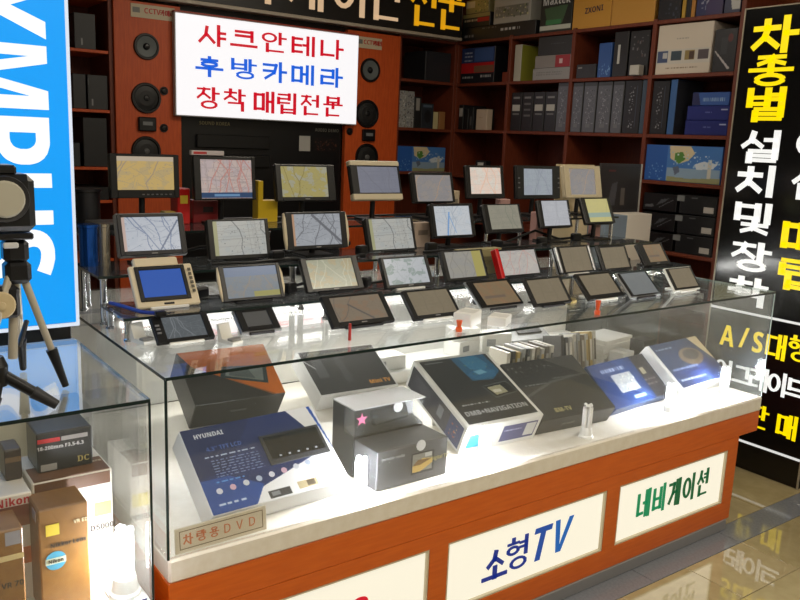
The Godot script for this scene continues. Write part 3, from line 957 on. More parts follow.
	M.brown = map_screen(23, rgb(140, 120, 92), rgb(150, 118, 88), rgb(160, 124, 94), rgb(128, 112, 88), 2, false, [["rect", 0.1, 0.6, 0.6, 0.12, rgb(120, 104, 90)]], 0.72)  # brownish wash includes reflected light painted into the screen
	M.ash = map_screen(24, rgb(124, 128, 128), rgb(128, 132, 130), rgb(116, 120, 120), rgb(120, 124, 124), 1, false, [], 0.75)
	M.slate = map_screen(25, rgb(98, 104, 108), rgb(104, 108, 112), rgb(150, 154, 158), rgb(130, 136, 140), 5, false, [], 0.7)
	M.gravel = map_screen(26, rgb(92, 90, 86), rgb(92, 90, 86), rgb(92, 90, 86), rgb(92, 90, 86), 0, false, [], 0.7)
	var bk := "black"
	# name, x, y, z, tilt, width, height, case, margins l r t b, screen, extra, label
	var D := [
		["a", 0.835, 1.362, -2.800, 3.0, 0.242, 0.152, bk, 0.10, 0.08, 0.06, 0.19, M.sand, "buttons", "black monitor showing a sandy yellow map, leftmost of the top row"],
		["b", 1.133, 1.353, -2.800, 6.1, 0.243, 0.160, bk, 0.11, 0.06, 0.08, 0.04, M.pink, "", "black monitor with pink street map and blue bar, top row"],
		["c", 1.466, 1.346, -2.800, 11.3, 0.266, 0.144, bk, 0.09, 0.13, 0.06, 0.11, M.olive, "logo", "black monitor showing olive and grey map in the top row"],
		["d", 1.816, 1.348, -2.800, 16.5, 0.250, 0.165, "cream_bars", 0.14, 0.04, 0.15, 0.18, M.blue_grey, "", "screen with cream bars above and below before right speaker board"],
		["e", 2.129, 1.333, -2.800, 15.7, 0.231, 0.136, bk, 0.08, 0.06, 0.10, 0.04, M.grey, "", "black screen with grey and peach map below the picture carton"],
		["f", 2.435, 1.348, -2.800, 10.8, 0.228, 0.153, bk, 0.09, 0.08, 0.07, 0.14, M.rose, "", "bright pinkish-white screen in the top row"],
		["g", 2.742, 1.343, -2.800, 7.0, 0.297, 0.161, bk, 0.16, 0.18, 0.10, 0.12, M.pale, "knobs", "wide black unit with small pale blue screen and side knobs"],
		["h", 3.081, 1.346, -2.800, 12.4, 0.275, 0.164, "cream", 0.14, 0.16, 0.10, 0.10, M.grey, "", "cream-framed grey screen at the right end of the top row"],
		["a", 0.773, 1.202, -2.520, 17.0, 0.224, 0.141, "silver", 0.08, 0.10, 0.10, 0.13, M.ice, "logo", "silver-edged screen with pale blue tower picture above the cream unit"],
		["b", 1.072, 1.177, -2.520, 13.6, 0.226, 0.137, bk, 0.09, 0.06, 0.05, 0.10, M.grid, "", "black screen with white grid map below the pink map monitor"],
		["c", 1.362, 1.198, -2.520, 13.0, 0.254, 0.135, "cream_sides", 0.11, 0.10, 0.06, 0.10, M.diag, "logo", "screen with curved cream side grips and grey diagonal streets"],
		["d", 1.713, 1.174, -2.520, 18.7, 0.227, 0.133, bk, 0.07, 0.05, 0.04, 0.06, M.grid, "", "black screen with faded grid map in second row from back"],
		["e", 2.025, 1.217, -2.520, 16.4, 0.222, 0.140, bk, 0.07, 0.09, 0.08, 0.06, M.road, "", "black screen with white map and blue road lines"],
		["f", 2.313, 1.227, -2.520, 21.4, 0.214, 0.127, bk, 0.12, 0.05, 0.04, 0.12, M.linen, "", "black screen showing plain linen-grey map, second row from back"],
		["g", 2.635, 1.239, -2.520, 18.4, 0.199, 0.127, bk, 0.10, 0.06, 0.03, 0.07, M.snow, "knobs", "black screen with white map and a strip of buttons"],
		["h", 2.934, 1.249, -2.520, 24.8, 0.201, 0.130, bk, 0.12, 0.09, 0.05, 0.07, M.lime, "", "small screen with yellow and pale green bands"],
		["a", 0.734, 1.100, -2.239, 35.3, 0.190, 0.134, "cream_black", 0.14, 0.2, 0.13, 0.22, M.sky, "buttons_right", "cream unit with a plain bright blue screen"],
		["b", 0.983, 1.100, -2.212, 24.1, 0.205, 0.112, "cream_sides", 0.08, 0.06, 0.06, 0.08, M.dusk, "", "screen with thin cream side strips and blue-grey street picture"],
		["c", 1.287, 1.100, -2.242, 30.1, 0.220, 0.118, bk, 0.10, 0.10, 0.05, 0.09, M.moss, "logo", "black screen with mossy green and tan map"],
		["d", 1.569, 1.100, -2.196, 28.0, 0.205, 0.114, bk, 0.07, 0.07, 0.07, 0.10, M.frost, "logo", "black screen with white map and dark green corner"],
		["e", 1.852, 1.100, -2.218, 26.3, 0.204, 0.118, bk, 0.09, 0.05, 0.05, 0.10, M.split, "", "black screen with grey streets and yellow strip at right"],
		["f", 2.108, 1.100, -2.205, 26.1, 0.216, 0.113, "red", 0.09, 0.03, 0.07, 0.07, M.blush, "", "screen with a bright red bar along its left side"],
		["g", 2.411, 1.100, -2.182, 27.1, 0.207, 0.115, "silver_sides", 0.14, 0.08, 0.06, 0.05, M.tan, "", "tan screen with silver side grips beside the red-barred unit"],
		["h", 2.655, 1.100, -2.169, 27.8, 0.179, 0.111, bk, 0.07, 0.05, 0.10, 0.07, M.tan, "", "thin black screen with plain tan map, second from the row's right end"],
		["i", 2.951, 1.100, -2.183, 36.4, 0.176, 0.112, bk, 0.22, 0.06, 0.07, 0.15, M.brown, "logo", "thick black unit with tan screen at the right end of its row"],
		["a", 0.738, 1.030, -2.090, 48.0, 0.166, 0.090, bk, 0.18, 0.12, 0.07, 0.12, M.slate, "knobs_left", "black handheld with dark slate map at the counter's left end"],
		["b", 0.989, 1.030, -2.100, 50.3, 0.133, 0.087, "silver_black", 0.20, 0.20, 0.15, 0.22, M.gravel, "", "smallest silver-edged unit with blank grey screen on counter top"],
		["c", 1.260, 1.030, -2.036, 45.0, 0.233, 0.116, bk, 0.12, 0.08, 0.07, 0.15, M.tan_road, "logo", "largest black front-row screen, tan map crossed by a dark road"],
		["d", 1.556, 1.030, -2.018, 45.3, 0.199, 0.114, bk, 0.10, 0.05, 0.06, 0.12, M.tan, "logo", "black front-row screen with plain tan map behind an orange peg"],
		["e", 1.879, 1.030, -2.054, 51.6, 0.212, 0.131, "silver_black", 0.15, 0.06, 0.10, 0.10, M.brown, "", "silver-framed front-row unit with brown striped screen"],
		["f", 2.095, 1.030, -2.006, 39.5, 0.194, 0.114, bk, 0.06, 0.06, 0.07, 0.08, M.tan, "", "thin black front-row screen with tan map, right of silver-framed unit"],
		["g", 2.377, 1.030, -1.999, 45.8, 0.208, 0.124, bk, 0.09, 0.05, 0.08, 0.16, M.tan, "", "black front-row unit with yellowish tan screen and deep lower edge"],
		["h", 2.584, 1.030, -1.963, 46.7, 0.189, 0.124, "silver_black", 0.09, 0.06, 0.06, 0.08, M.ash, "", "silver front-row unit with cool grey blank screen"],
		["i", 2.880, 1.030, -1.975, 36.8, 0.183, 0.109, "white_black", 0.11, 0.06, 0.07, 0.12, M.tan, "", "white-edged unit with tan screen at the front row's right end"]]
	for d in D:
		device(d)

func device(d: Array) -> void:
	var w: float = d[5]
	var h: float = d[6]
	var style: String = d[7]
	var th: float = d[4]
	var t := thing("navigation_screen", d[14], "screen", Vector3(d[1] + w / 2, d[2], d[3]), Vector3(-th, 0, 0), "navigation screens on the display tiers")
	var deep := 0.024 if d[3] < -2.4 else 0.014 if d[2] > 1.05 else 0.010
	var shell: Material = {"silver": silver, "cream": cream, "cream_black": cream, "silver_black": silver, "white_black": white}.get(style, black)
	var rim: Material = {"cream": cream, "silver": dark}.get(style, black)
	part(t, "casing", rbox(Vector3(w, h, deep), 0.006), shell, Vector3(0, h / 2, -deep / 2 - 0.004))
	# the bezel: a frame that stands proud of the recessed screen
	var l: float = d[8] * w
	var r: float = d[9] * w
	var tp: float = d[10] * h
	var bt: float = d[11] * h
	var inset := 0.005 if style in ["silver", "cream_black", "silver_black", "white_black"] else 0.001
	var st := start()
	var x0 := -w / 2 + inset
	var x1 := w / 2 - inset
	var y0 := inset
	var y1 := h - inset
	var sx0 := -w / 2 + l
	var sx1 := w / 2 - r
	var sy0 := bt
	var sy1 := h - tp
	add_box(st, Vector3((x0 + sx0) / 2, (y0 + y1) / 2, -0.001), Vector3(sx0 - x0, y1 - y0, 0.006), 0.0015)
	add_box(st, Vector3((x1 + sx1) / 2, (y0 + y1) / 2, -0.001), Vector3(x1 - sx1, y1 - y0, 0.006), 0.0015)
	add_box(st, Vector3((sx0 + sx1) / 2, (y1 + sy1) / 2, -0.001), Vector3(sx1 - sx0, y1 - sy1, 0.006), 0.0015)
	add_box(st, Vector3((sx0 + sx1) / 2, (y0 + sy0) / 2, -0.001), Vector3(sx1 - sx0, sy0 - y0, 0.006), 0.0015)
	if style == "cream_black":
		st = start()
		var g := 0.012
		var cx := (sx0 + sx1) / 2
		var cy := (sy0 + sy1) / 2
		add_box(st, Vector3(sx0 - g / 2, cy, -0.001), Vector3(g, sy1 - sy0 + 2 * g, 0.006), 0.0015)
		add_box(st, Vector3(sx1 + g / 2, cy, -0.001), Vector3(g, sy1 - sy0 + 2 * g, 0.006), 0.0015)
		add_box(st, Vector3(cx, sy1 + g / 2, -0.001), Vector3(sx1 - sx0, g, 0.006), 0.0015)
		add_box(st, Vector3(cx, sy0 - g / 2, -0.001), Vector3(sx1 - sx0, g, 0.006), 0.0015)
		part(t, "hinge", rbox(Vector3(w * 0.7, 0.03, 0.02), 0.004), cream, Vector3(-w * 0.05, h + 0.012, -0.016))
		part(t, "slot", rbox(Vector3(0.03, 0.006, 0.003), 0.001), black, Vector3(0.0, 0.008, -0.003))
	part(t, "bezel", st.commit(), rim)
	part(t, "screen", quad(sx1 - sx0, sy1 - sy0), d[12], Vector3((sx0 + sx1) / 2, (sy0 + sy1) / 2, -0.0015))
	match style:
		"cream_bars":
			part(t, "cream_bar", rbox(Vector3(w * 1.01, tp * 0.95, 0.03), 0.004), cream, Vector3(0, h - tp * 0.45, -0.012))
			part(t, "cream_bar", rbox(Vector3(w * 1.01, bt * 0.95, 0.03), 0.004), cream, Vector3(0, bt * 0.45, -0.012))
		"cream_sides":
			for s in [-1, 1]:
				part(t, "side_grip", tube(curve([Vector3(s * (w / 2 - 0.004), 0.004, -0.008), Vector3(s * (w / 2 + 0.002), h * 0.3, -0.004), Vector3(s * (w / 2 + 0.002), h * 0.7, -0.004), Vector3(s * (w / 2 - 0.004), h - 0.004, -0.008)], 10), 0.008 if d[0] == "c" else 0.006, 8), cream)
		"silver_sides":
			for s in [-1, 1]:
				part(t, "side_grip", rbox(Vector3(0.011, h * 0.94, 0.03), 0.004), silver, Vector3(s * (w / 2 - 0.006), h / 2, -0.01))
		"red":
			part(t, "red_bar", rbox(Vector3(0.018, h * 1.05, 0.034), 0.006), flat(rgb(206, 22, 26), 0.25), Vector3(-w / 2 + 0.006, h / 2, -0.009))
	if d[13] == "buttons":
		for k in 7:
			part(t, "button", rbox(Vector3(0.008, 0.004, 0.003), 0.001), flat(rgb(110, 110, 112), 0.4), Vector3(-0.01 + k * 0.016, bt * 0.45, 0.003))
	elif d[13] == "buttons_right":
		for k in 6:
			part(t, "button", rbox(Vector3(0.009, 0.009, 0.003), 0.002), flat(rgb(90, 84, 70), 0.4), Vector3(w / 2 - 0.014, h * 0.3 + k * 0.014, 0.003))
	elif d[13].begins_with("knobs"):
		for s in ([-1] if d[13] == "knobs_left" else [1] if d[6] < 0.15 else [-1, 1]):
			for k in 3:
				part(t, "button", rbox(Vector3(0.012, 0.006, 0.004), 0.001), flat(rgb(120, 120, 124), 0.4), Vector3(s * (w / 2 - 0.012), h * (0.34 + 0.14 * k), 0.003))
	elif d[13] == "logo":
		part(t, "maker_mark", rbox(Vector3(0.02, 0.003, 0.001), 0.0), flat(rgb(150, 150, 150), 0.4), Vector3(0, bt * 0.5, 0.0025))
	# how it stands: worked out upright, then turned back by the tilt
	var up := Basis(Vector3.RIGHT, deg_to_rad(th))
	var deck: float = TOP
	if d[3] < -2.7:
		deck = 1.26
	elif d[3] < -2.4:
		deck = 1.17
	elif d[2] > 1.05:
		deck = 1.09
	var low: float = deck - d[2]
	var sp: MeshInstance3D
	if d[3] < -2.4:
		var foot := start()
		add_box(foot, Vector3(0, low + 0.004, -0.04), Vector3(0.12, 0.008, 0.11), 0.003)
		add_tube(foot, [Vector3(0, low + 0.006, -0.05), Vector3(0, maxf(low + 0.03, 0.03), -0.045), Vector3(0, h * 0.45, -0.03 - h * 0.4 * sin(deg_to_rad(th)))], 0.011, 8)
		sp = part(t, "stand", foot.commit(), black)
	else:
		var leg := start()
		var back := -sin(deg_to_rad(th)) * h * 0.8 - 0.02 * cos(deg_to_rad(th))
		var high := cos(deg_to_rad(th)) * h * 0.8 - 0.02 * sin(deg_to_rad(th))
		add_box(leg, Vector3(0, low + 0.003, back - 0.006), Vector3(w * 0.45, 0.006, 0.03), 0.002)
		add_box(leg, Vector3(0, (low + high) / 2, back), Vector3(w * 0.22, high - low, 0.009), 0.002)
		add_box(leg, Vector3(0, low + 0.004, -0.012), Vector3(w * 0.6, 0.008, 0.03), 0.002)
		sp = part(t, "stand", leg.commit(), white if style in ["cream_black", "white_black"] or d[0] in ["a", "d", "g"] else dark)
	sp.transform.basis = up

# ---------------------------------------------------------------- cartons
func carton(called: String, label: String, x: float, y: float, z: float, yaw: float, tilt: float, w: float, d: float, t: float, body: Material, prop := true) -> Node3D:
	# front-bottom-left corner at (x, y, z); rear propped up by tilt
	var b := Basis(Vector3.UP, deg_to_rad(yaw)) * Basis(Vector3.RIGHT, deg_to_rad(tilt))
	var o := thing(called, label, "box")
	o.transform = Transform3D(b, Vector3(x, y, z) + b * Vector3(w / 2, 0, 0))
	part(o, "carton", rbox(Vector3(w, t, d), 0.003), body, Vector3(0, t / 2, -d / 2))
	if prop and tilt > 5:
		var s := d * 0.8
		var hgt := s * sin(deg_to_rad(tilt))
		var p := part(o, "prop", rbox(Vector3(w * 0.5, hgt, 0.012), 0.001), flat(rgb(224, 222, 214), 0.5))
		p.transform = Transform3D(Basis(Vector3.RIGHT, -deg_to_rad(tilt)), Basis(Vector3.RIGHT, -deg_to_rad(tilt)) * Vector3(0, hgt / 2 - 0.001, -s * cos(deg_to_rad(tilt)) - 0.008 * 0))
	return o

func top_print(o: Node3D, w: float, d: float, t: float, tex: Texture2D, inset := 0.0, rough := 0.28) -> MeshInstance3D:
	return part(o, "printed_top", quad(w - 2 * inset - 0.004, d - 2 * inset - 0.004), printed(tex, rough), Vector3(0, t + 0.0006, -d / 2), Vector3(-90, 0, 0))

func front_print(o: Node3D, w: float, t: float, tex: Texture2D, inset := 0.0) -> MeshInstance3D:
	return part(o, "printed_front", quad(w - 2 * inset - 0.004, t - 2 * inset - 0.004), printed(tex), Vector3(0, t / 2, 0.0006))

func on_top(o: Node3D, s: String, cap: float, m: Material, u: float, v: float, t: float, bold := true) -> MeshInstance3D:
	return part(o, "lettering", latin(s, cap, bold, 0.0008), m, Vector3(u, t + 0.001, -v), Vector3(-90, 0, 0))

func counter_stock() -> void:
	var lettersw := flat(rgb(206, 212, 220), 0.4)
	var o: Node3D
	var w := 0.347
	var d := 0.251
	var t := 0.133
	# black and orange carton
	o = carton("carton", "black carton with orange corner and device picture, back left inside counter", 1.044, DECK, -2.654, -2.6, 34, w, d, t, flat(rgb(48, 46, 44), 0.35))
	top_print(o, w, d, t, paint(160, 116, rgb(52, 50, 48), [["poly", [[0.0, 0.0], [0.3, 0.0], [1.0, 0.0], [1.0, 1.0], [0.86, 1.0], [0.1, 0.3]], rgb(216, 112, 30)], ["poly", [[0.1, 0.3], [0.14, 0.34], [0.9, 1.0], [0.86, 1.0]], rgb(150, 84, 40)], ["poly", [[0.42, 0.36], [0.92, 0.42], [0.86, 0.78], [0.36, 0.56]], rgb(44, 66, 70)], ["poly", [[0.46, 0.41], [0.87, 0.46], [0.82, 0.72], [0.42, 0.54]], rgb(128, 138, 132)], ["poly", [[0.5, 0.43], [0.7, 0.46], [0.74, 0.66], [0.46, 0.54]], rgb(96, 106, 104)]]))
	part(o, "lettering", latin("Navistar", 0.013, false, 0.0008), flat(rgb(110, 110, 110), 0.5), Vector3(0, t * 0.55, 0.001))
	# blue and white carton with the boat-shaped head unit on it
	w = 0.435
	d = 0.275
	t = 0.083
	o = carton("carton", "large blue and white carton picturing a black player, beside the name card", 0.79, DECK, -1.9, 2.0, 37, w, d, t, flat(rgb(232, 234, 236), 0.35))
	var tp := top_print(o, w, d, t, paint(200, 128, rgb(232, 234, 236), [["poly", [[0.0, 0.0], [0.78, 0.0], [0.9, 0.34], [0.86, 0.6], [0.36, 0.84], [0.3, 1.0], [0.0, 1.0]], rgb(24, 44, 98)], ["poly", [[0.0, 0.0], [0.5, 0.0], [0.2, 0.55], [0.0, 0.6]], rgb(20, 36, 84)], ["poly", [[0.0, 0.62], [0.2, 0.62], [0.4, 0.8], [0.3, 1.0], [0.0, 1.0]], rgb(32, 74, 150)], ["poly", [[0.95, 0.0], [0.975, 0.0], [1.0, 0.5], [1.0, 0.6]], rgb(30, 80, 170)], ["lines", 0.09, 0.36, 0.36, 0.02, 0.02, rgb(180, 196, 220)], ["lines", 0.12, 0.42, 0.34, 0.2, 0.014, rgb(150, 170, 206)], ["lines", 0.1, 0.66, 0.2, 0.02, 0.02, rgb(90, 150, 220)], ["rect", 0.4, 0.9, 0.16, 0.09, rgb(60, 62, 66)], ["rect", 0.42, 0.92, 0.06, 0.05, rgb(130, 134, 140)], ["rect", 0.62, 0.88, 0.15, 0.09, rgb(190, 176, 140)], ["rect", 0.69, 0.89, 0.06, 0.07, rgb(96, 84, 66)], ["rect", 0.83, 0.87, 0.15, 0.09, rgb(150, 152, 156)], ["rect", 0.86, 0.89, 0.08, 0.04, rgb(210, 212, 214)], ["lines", 0.06, 0.9, 0.2, 0.05, 0.03, rgb(190, 206, 230)]]))
	var k := 0
	for i in 9:
		part(tp, "icon", lathe([Vector2(0.0, 0.0006), Vector2(0.009, 0.0006), Vector2(0.009, 0.0)], 14), flat([rgb(210, 214, 226), rgb(206, 170, 190), rgb(200, 206, 216), rgb(170, 184, 206)][i % 4], 0.4), Vector3(-w * 0.4 + i * 0.041, d * -0.26 + i * 0.003, 0.0006), Vector3(90, 0, 0))
		k += 1
	on_top(o, "HYUNDAI", 0.014, lettersw, -0.14, d * 0.89, t)
	on_top(o, "4.3'' TFT LCD", 0.013, flat(rgb(70, 100, 170), 0.4), -0.11, d * 0.72, t)
	var pl := part(o, "pictured_player", rbox(Vector3(0.2, 0.004, 0.1), 0.0015), flat(rgb(60, 62, 68), 0.25), Vector3(0.1, t + 0.002, -d * 0.56))
	part(pl, "pictured_screen", rbox(Vector3(0.178, 0.001, 0.076), 0.0), printed(paint(64, 32, rgb(12, 14, 22), [["poly", [[0.3, 0.5], [0.9, 0.25], [0.95, 0.5], [0.5, 0.62]], rgb(150, 156, 206)], ["poly", [[0.5, 0.5], [0.9, 0.36], [0.8, 0.5]], rgb(220, 222, 240)]]), 0.15), Vector3(0, 0.0024, -0.004))
	for i in 5:
		part(pl, "pictured_key", rbox(Vector3(0.007, 0.001, 0.005), 0.0), flat(rgb(180, 184, 190), 0.4), Vector3(-0.06 + i * 0.03, 0.003, 0.026))
	# black carton in a white tray
	w = 0.361
	d = 0.256
	t = 0.077
	o = carton("carton", "black-topped white carton with orange lettering behind the clear-fronted box", 1.541, DECK, -2.605, -2.9, 29, w, d, t, flat(rgb(214, 214, 212), 0.4))
	top_print(o, w, d, t, paint(128, 96, rgb(44, 44, 46), [["rect", 0.1, 0.05, 0.14, 0.6, rgb(70, 72, 74)], ["rect", 0.4, 0.0, 0.1, 0.8, rgb(58, 60, 62)], ["line", 0.0, 0.2, 0.1, 0.4, 2, rgb(150, 152, 154)]]), 0.006)
	on_top(o, "Mini TV", 0.02, flat(rgb(214, 146, 50), 0.4), 0.11, 0.04, t)
	# clear-fronted silver carton, stepped
	o = thing("carton", "stepped silver carton with clear window and pink star, beside a lit lamp", "box", Vector3(1.46, DECK, -1.998))
	part(o, "lower_carton", rbox(Vector3(0.275, 0.128, 0.13), 0.003), flat(rgb(84, 84, 86), 0.3), Vector3(0.003, 0.064, 0.062))
	part(o, "upper_carton", prism([Vector2(-0.128, 0.0), Vector2(-0.003, 0.0), Vector2(-0.003, 0.135), Vector2(-0.06, 0.15), Vector2(-0.06, 0.221), Vector2(-0.128, 0.221)], -0.137, 0.137), flat(rgb(40, 40, 42), 0.35))
	part(o, "lid", rbox(Vector3(0.278, 0.005, 0.132), 0.001), flat(rgb(206, 206, 206), 0.15, 0.3), Vector3(0, 0.2235, -0.0635))
	part(o, "window", rbox(Vector3(0.268, 0.084, 0.003), 0.0), glass(rgb(200, 206, 210), 0.04), Vector3(0.0, 0.178, -0.002))
	part(o, "window", rbox(Vector3(0.003, 0.084, 0.056), 0.0), glass(rgb(200, 206, 210), 0.04), Vector3(-0.136, 0.178, -0.03))
	part(o, "handset", rbox(Vector3(0.15, 0.05, 0.03), 0.008), flat(rgb(26, 26, 28), 0.25), Vector3(0.02, 0.176, -0.034), Vector3(-20, 8, 0))
	part(o, "pink_star", prism([Vector2(0, 0.02), Vector2(0.005, 0.006), Vector2(0.02, 0.006), Vector2(0.009, -0.004), Vector2(0.013, -0.018), Vector2(0, -0.01), Vector2(-0.013, -0.018), Vector2(-0.009, -0.004), Vector2(-0.02, 0.006), Vector2(-0.005, 0.006)], -0.001, 0.001), flat(rgb(238, 130, 170), 0.5), Vector3(-0.11, 0.19, 0.001), Vector3(0, 90, 0))
	for p in [[0.0, 0.214, 0.0], [0.0, 0.126, 0.128]]:
		part(o, "round_seal", lathe([Vector2(0, 0.0012), Vector2(0.018, 0.0012), Vector2(0.018, 0)], 20), flat(rgb(206, 208, 208), 0.3), Vector3(p[0] + 0.03, p[1] - 0.006, p[2]), Vector3(90, 0, 0))
	part(o, "picture", quad(0.09, 0.07), printed(paint(64, 48, rgb(40, 42, 44), [["rect", 0.06, 0.08, 0.88, 0.84, rgb(128, 128, 122)], ["poly", [[0.06, 0.92], [0.06, 0.6], [0.5, 0.3], [0.94, 0.4], [0.94, 0.6], [0.4, 0.92]], rgb(196, 166, 96)], ["poly", [[0.06, 0.6], [0.3, 0.35], [0.9, 0.4], [0.4, 0.6]], rgb(120, 92, 58)], ["rect", 0.6, 0.1, 0.3, 0.2, rgb(180, 180, 176)]])), Vector3(0.04, 0.062, 0.1278))
	part(o, "lettering", latin("Digital TV", 0.012, false, 0.0008), flat(rgb(180, 172, 120), 0.4), Vector3(0.108, 0.066, 0.1276))
	part(o, "lettering", latin("portable media", 0.009, false, 0.0008), flat(rgb(170, 172, 174), 0.4), Vector3(-0.075, 0.1, 0.1276))
	# white-edged carton with a blue glow print
	w = 0.342
	d = 0.38
	t = 0.119
	o = carton("carton", "big white-edged black carton with blue figure print and navigator picture", 1.738, DECK, -1.975, -3.7, 23, w, d, t, flat(rgb(226, 226, 222), 0.35))
	top_print(o, w, d, t, paint(140, 156, rgb(40, 42, 48), [["poly", [[0.45, 0.0], [0.95, 0.0], [0.98, 0.3], [0.8, 0.42], [0.5, 0.4]], rgb(34, 92, 132)], ["poly", [[0.56, 0.02], [0.82, 0.0], [0.9, 0.16], [0.8, 0.26], [0.6, 0.22]], rgb(52, 120, 160)], ["poly", [[0.5, 0.3], [0.68, 0.22], [0.92, 0.28], [0.88, 0.38], [0.56, 0.39]], rgb(46, 108, 150)], ["poly", [[0.62, 0.26], [0.74, 0.24], [0.8, 0.3], [0.66, 0.32]], rgb(110, 168, 198)], ["specks", 0.45, 0.0, 0.5, 0.4, 50, [rgb(60, 128, 168), rgb(34, 84, 120), rgb(120, 150, 130)]], ["rect", 0.06, 0.04, 0.26, 0.014, rgb(130, 134, 140)], ["poly", [[0.56, 0.5], [0.94, 0.47], [0.98, 0.66], [0.62, 0.7]], rgb(100, 102, 106)], ["poly", [[0.575, 0.51], [0.93, 0.485], [0.965, 0.65], [0.63, 0.685]], rgb(20, 20, 22)], ["poly", [[0.61, 0.53], [0.82, 0.515], [0.85, 0.64], [0.66, 0.66]], rgb(170, 168, 140)], ["rect", 0.66, 0.58, 0.12, 0.05, rgb(214, 212, 196)], ["lines", 0.1, 0.73, 0.4, 0.02, 0.02, rgb(170, 172, 176)]]), 0.014)
	on_top(o, "DMB+NAVIGATION", 0.022, flat(rgb(176, 178, 182), 0.4), 0.0, 0.065, t)
	part(o, "printed_front", quad(w * 0.46, t * 0.62), printed(paint(80, 32, rgb(72, 74, 122), [["lines", 0.06, 0.3, 0.5, 0.1, 0.1, rgb(190, 194, 220)], ["rect", 0.68, 0.1, 0.3, 0.8, rgb(212, 214, 214)]])), Vector3(w * 0.22, t * 0.5, 0.0006))
	part(o, "printed_front", quad(w * 0.2, t * 0.5), flat(rgb(50, 150, 190), 0.4), Vector3(-w * 0.34, t * 0.45, 0.0006))
	part(o, "printed_side", quad(d - 0.03, t - 0.026), printed(paint(128, 40, rgb(46, 48, 62), [["lines", 0.1, 0.2, 0.3, 0.4, 0.05, rgb(96, 100, 112)], ["rect", 0.56, 0.2, 0.1, 0.5, rgb(110, 114, 124)], ["poly", [[0.76, 0.0], [1.0, 0.0], [1.0, 1.0], [0.76, 1.0]], rgb(40, 52, 96)], ["specks", 0.8, 0.2, 0.16, 0.6, 14, [rgb(180, 90, 60), rgb(200, 160, 120)]]])), Vector3(-w / 2 - 0.0006, t / 2, -d / 2), Vector3(0, -90, 0))
	# flat black carton
	w = 0.377
	d = 0.3
	t = 0.08
	o = carton("carton", "flat black carton with faint grey print behind the unlit lamp", 2.105, DECK, -1.975, -4.5, 29, w, d, t, flat(rgb(44, 44, 46), 0.4))
	top_print(o, w, d, t, paint(128, 96, rgb(50, 50, 52), [["specks", 0.02, 0.02, 0.6, 0.2, 26, [rgb(110, 110, 112), rgb(84, 84, 86)]], ["lines", 0.1, 0.42, 0.3, 0.03, 0.03, rgb(120, 122, 124)], ["lines", 0.5, 0.36, 0.4, 0.04, 0.03, rgb(110, 112, 114)], ["poly", [[0.0, 0.6], [0.45, 0.4], [0.95, 0.34], [0.95, 0.37], [0.45, 0.44], [0.0, 0.64]], rgb(82, 82, 84)]]))
	on_top(o, "BM-TV", 0.02, flat(rgb(176, 168, 120), 0.4), -0.06, 0.035, t)
	part(o, "lettering", latin("portable", 0.012, false, 0.0008), flat(rgb(130, 128, 120), 0.4), Vector3(-0.04, t * 0.5, 0.001))
	# blue carton with a dark end
	w = 0.4
	d = 0.215
	t = 0.05
	o = carton("carton", "blue carton with pale map print and dark right end, beside a lit lamp", 2.525, DECK, -1.975, 4, 40, w, d, t, flat(rgb(40, 62, 104), 0.35))
	top_print(o, w, d, t, paint(160, 84, rgb(42, 66, 116), [["poly", [[0.0, 0.0], [0.4, 0.0], [0.6, 1.0], [0.0, 1.0]], rgb(34, 54, 100)], ["rect", 0.74, 0.0, 0.26, 1.0, rgb(58, 58, 64)], ["lines", 0.16, 0.16, 0.4, 0.1, 0.09, rgb(150, 166, 196)], ["rect", 0.26, 0.32, 0.34, 0.42, rgb(150, 156, 160)], ["specks", 0.27, 0.33, 0.32, 0.4, 80, [rgb(206, 204, 186), rgb(120, 128, 132), rgb(176, 176, 166)]], ["rect", 0.4, 0.84, 0.2, 0.08, rgb(130, 160, 206)], ["rect", 0.78, 0.3, 0.08, 0.16, rgb(176, 172, 150)], ["lines", 0.74, 0.56, 0.2, 0.2, 0.05, rgb(120, 112, 116)]]))
	# blue carton at the right end
	w = 0.395
	d = 0.24
	t = 0.078
	o = carton("carton", "blue carton with white left spine at the counter's right end", 2.94, DECK, -1.985, 3, 37, w, d, t, flat(rgb(226, 228, 230), 0.35))
	top_print(o, w, d, t, paint(128, 84, rgb(54, 70, 104), [["rect", 0.0, 0.0, 0.05, 1.0, rgb(226, 228, 230)], ["poly", [[0.8, 0.0], [1.0, 0.0], [1.0, 0.6]], rgb(196, 180, 146)], ["poly", [[0.05, 1.0], [0.05, 0.7], [0.8, 0.45], [1.0, 0.7], [1.0, 1.0]], rgb(38, 58, 108)], ["oval", 0.62, 0.4, 0.22, 0.2, rgb(110, 98, 90)], ["oval", 0.64, 0.36, 0.15, 0.12, rgb(70, 70, 76)], ["lines", 0.1, 0.12, 0.3, 0.05, 0.04, rgb(150, 164, 190)], ["lines", 0.12, 0.6, 0.5, 0.05, 0.05, rgb(120, 140, 180)], ["lines", 0.12, 0.84, 0.5, 0.05, 0.05, rgb(176, 190, 214)]]))
	# name card
	o = thing("name_card", "beige name card with bordered orange lettering at the counter's front left", "sign", Vector3(0.81, DECK, -1.832), Vector3(-6, 1.5, 0))
	part(o, "card", rbox(Vector3(0.258, 0.066, 0.006), 0.001), flat(rgb(206, 196, 172), 0.5), Vector3(0, 0.033, 0))
	var fr := start()
	for e in [[0, 0.057, 0.236, 0.002], [0, 0.010, 0.236, 0.002], [-0.117, 0.0335, 0.002, 0.049], [0.117, 0.0335, 0.002, 0.049]]:
		add_box(fr, Vector3(e[0], e[1], 0.0033), Vector3(e[2], e[3], 0.001), 0)
	part(o, "border", fr.commit(), flat(rgb(110, 92, 66), 0.5))
	var u := -0.095
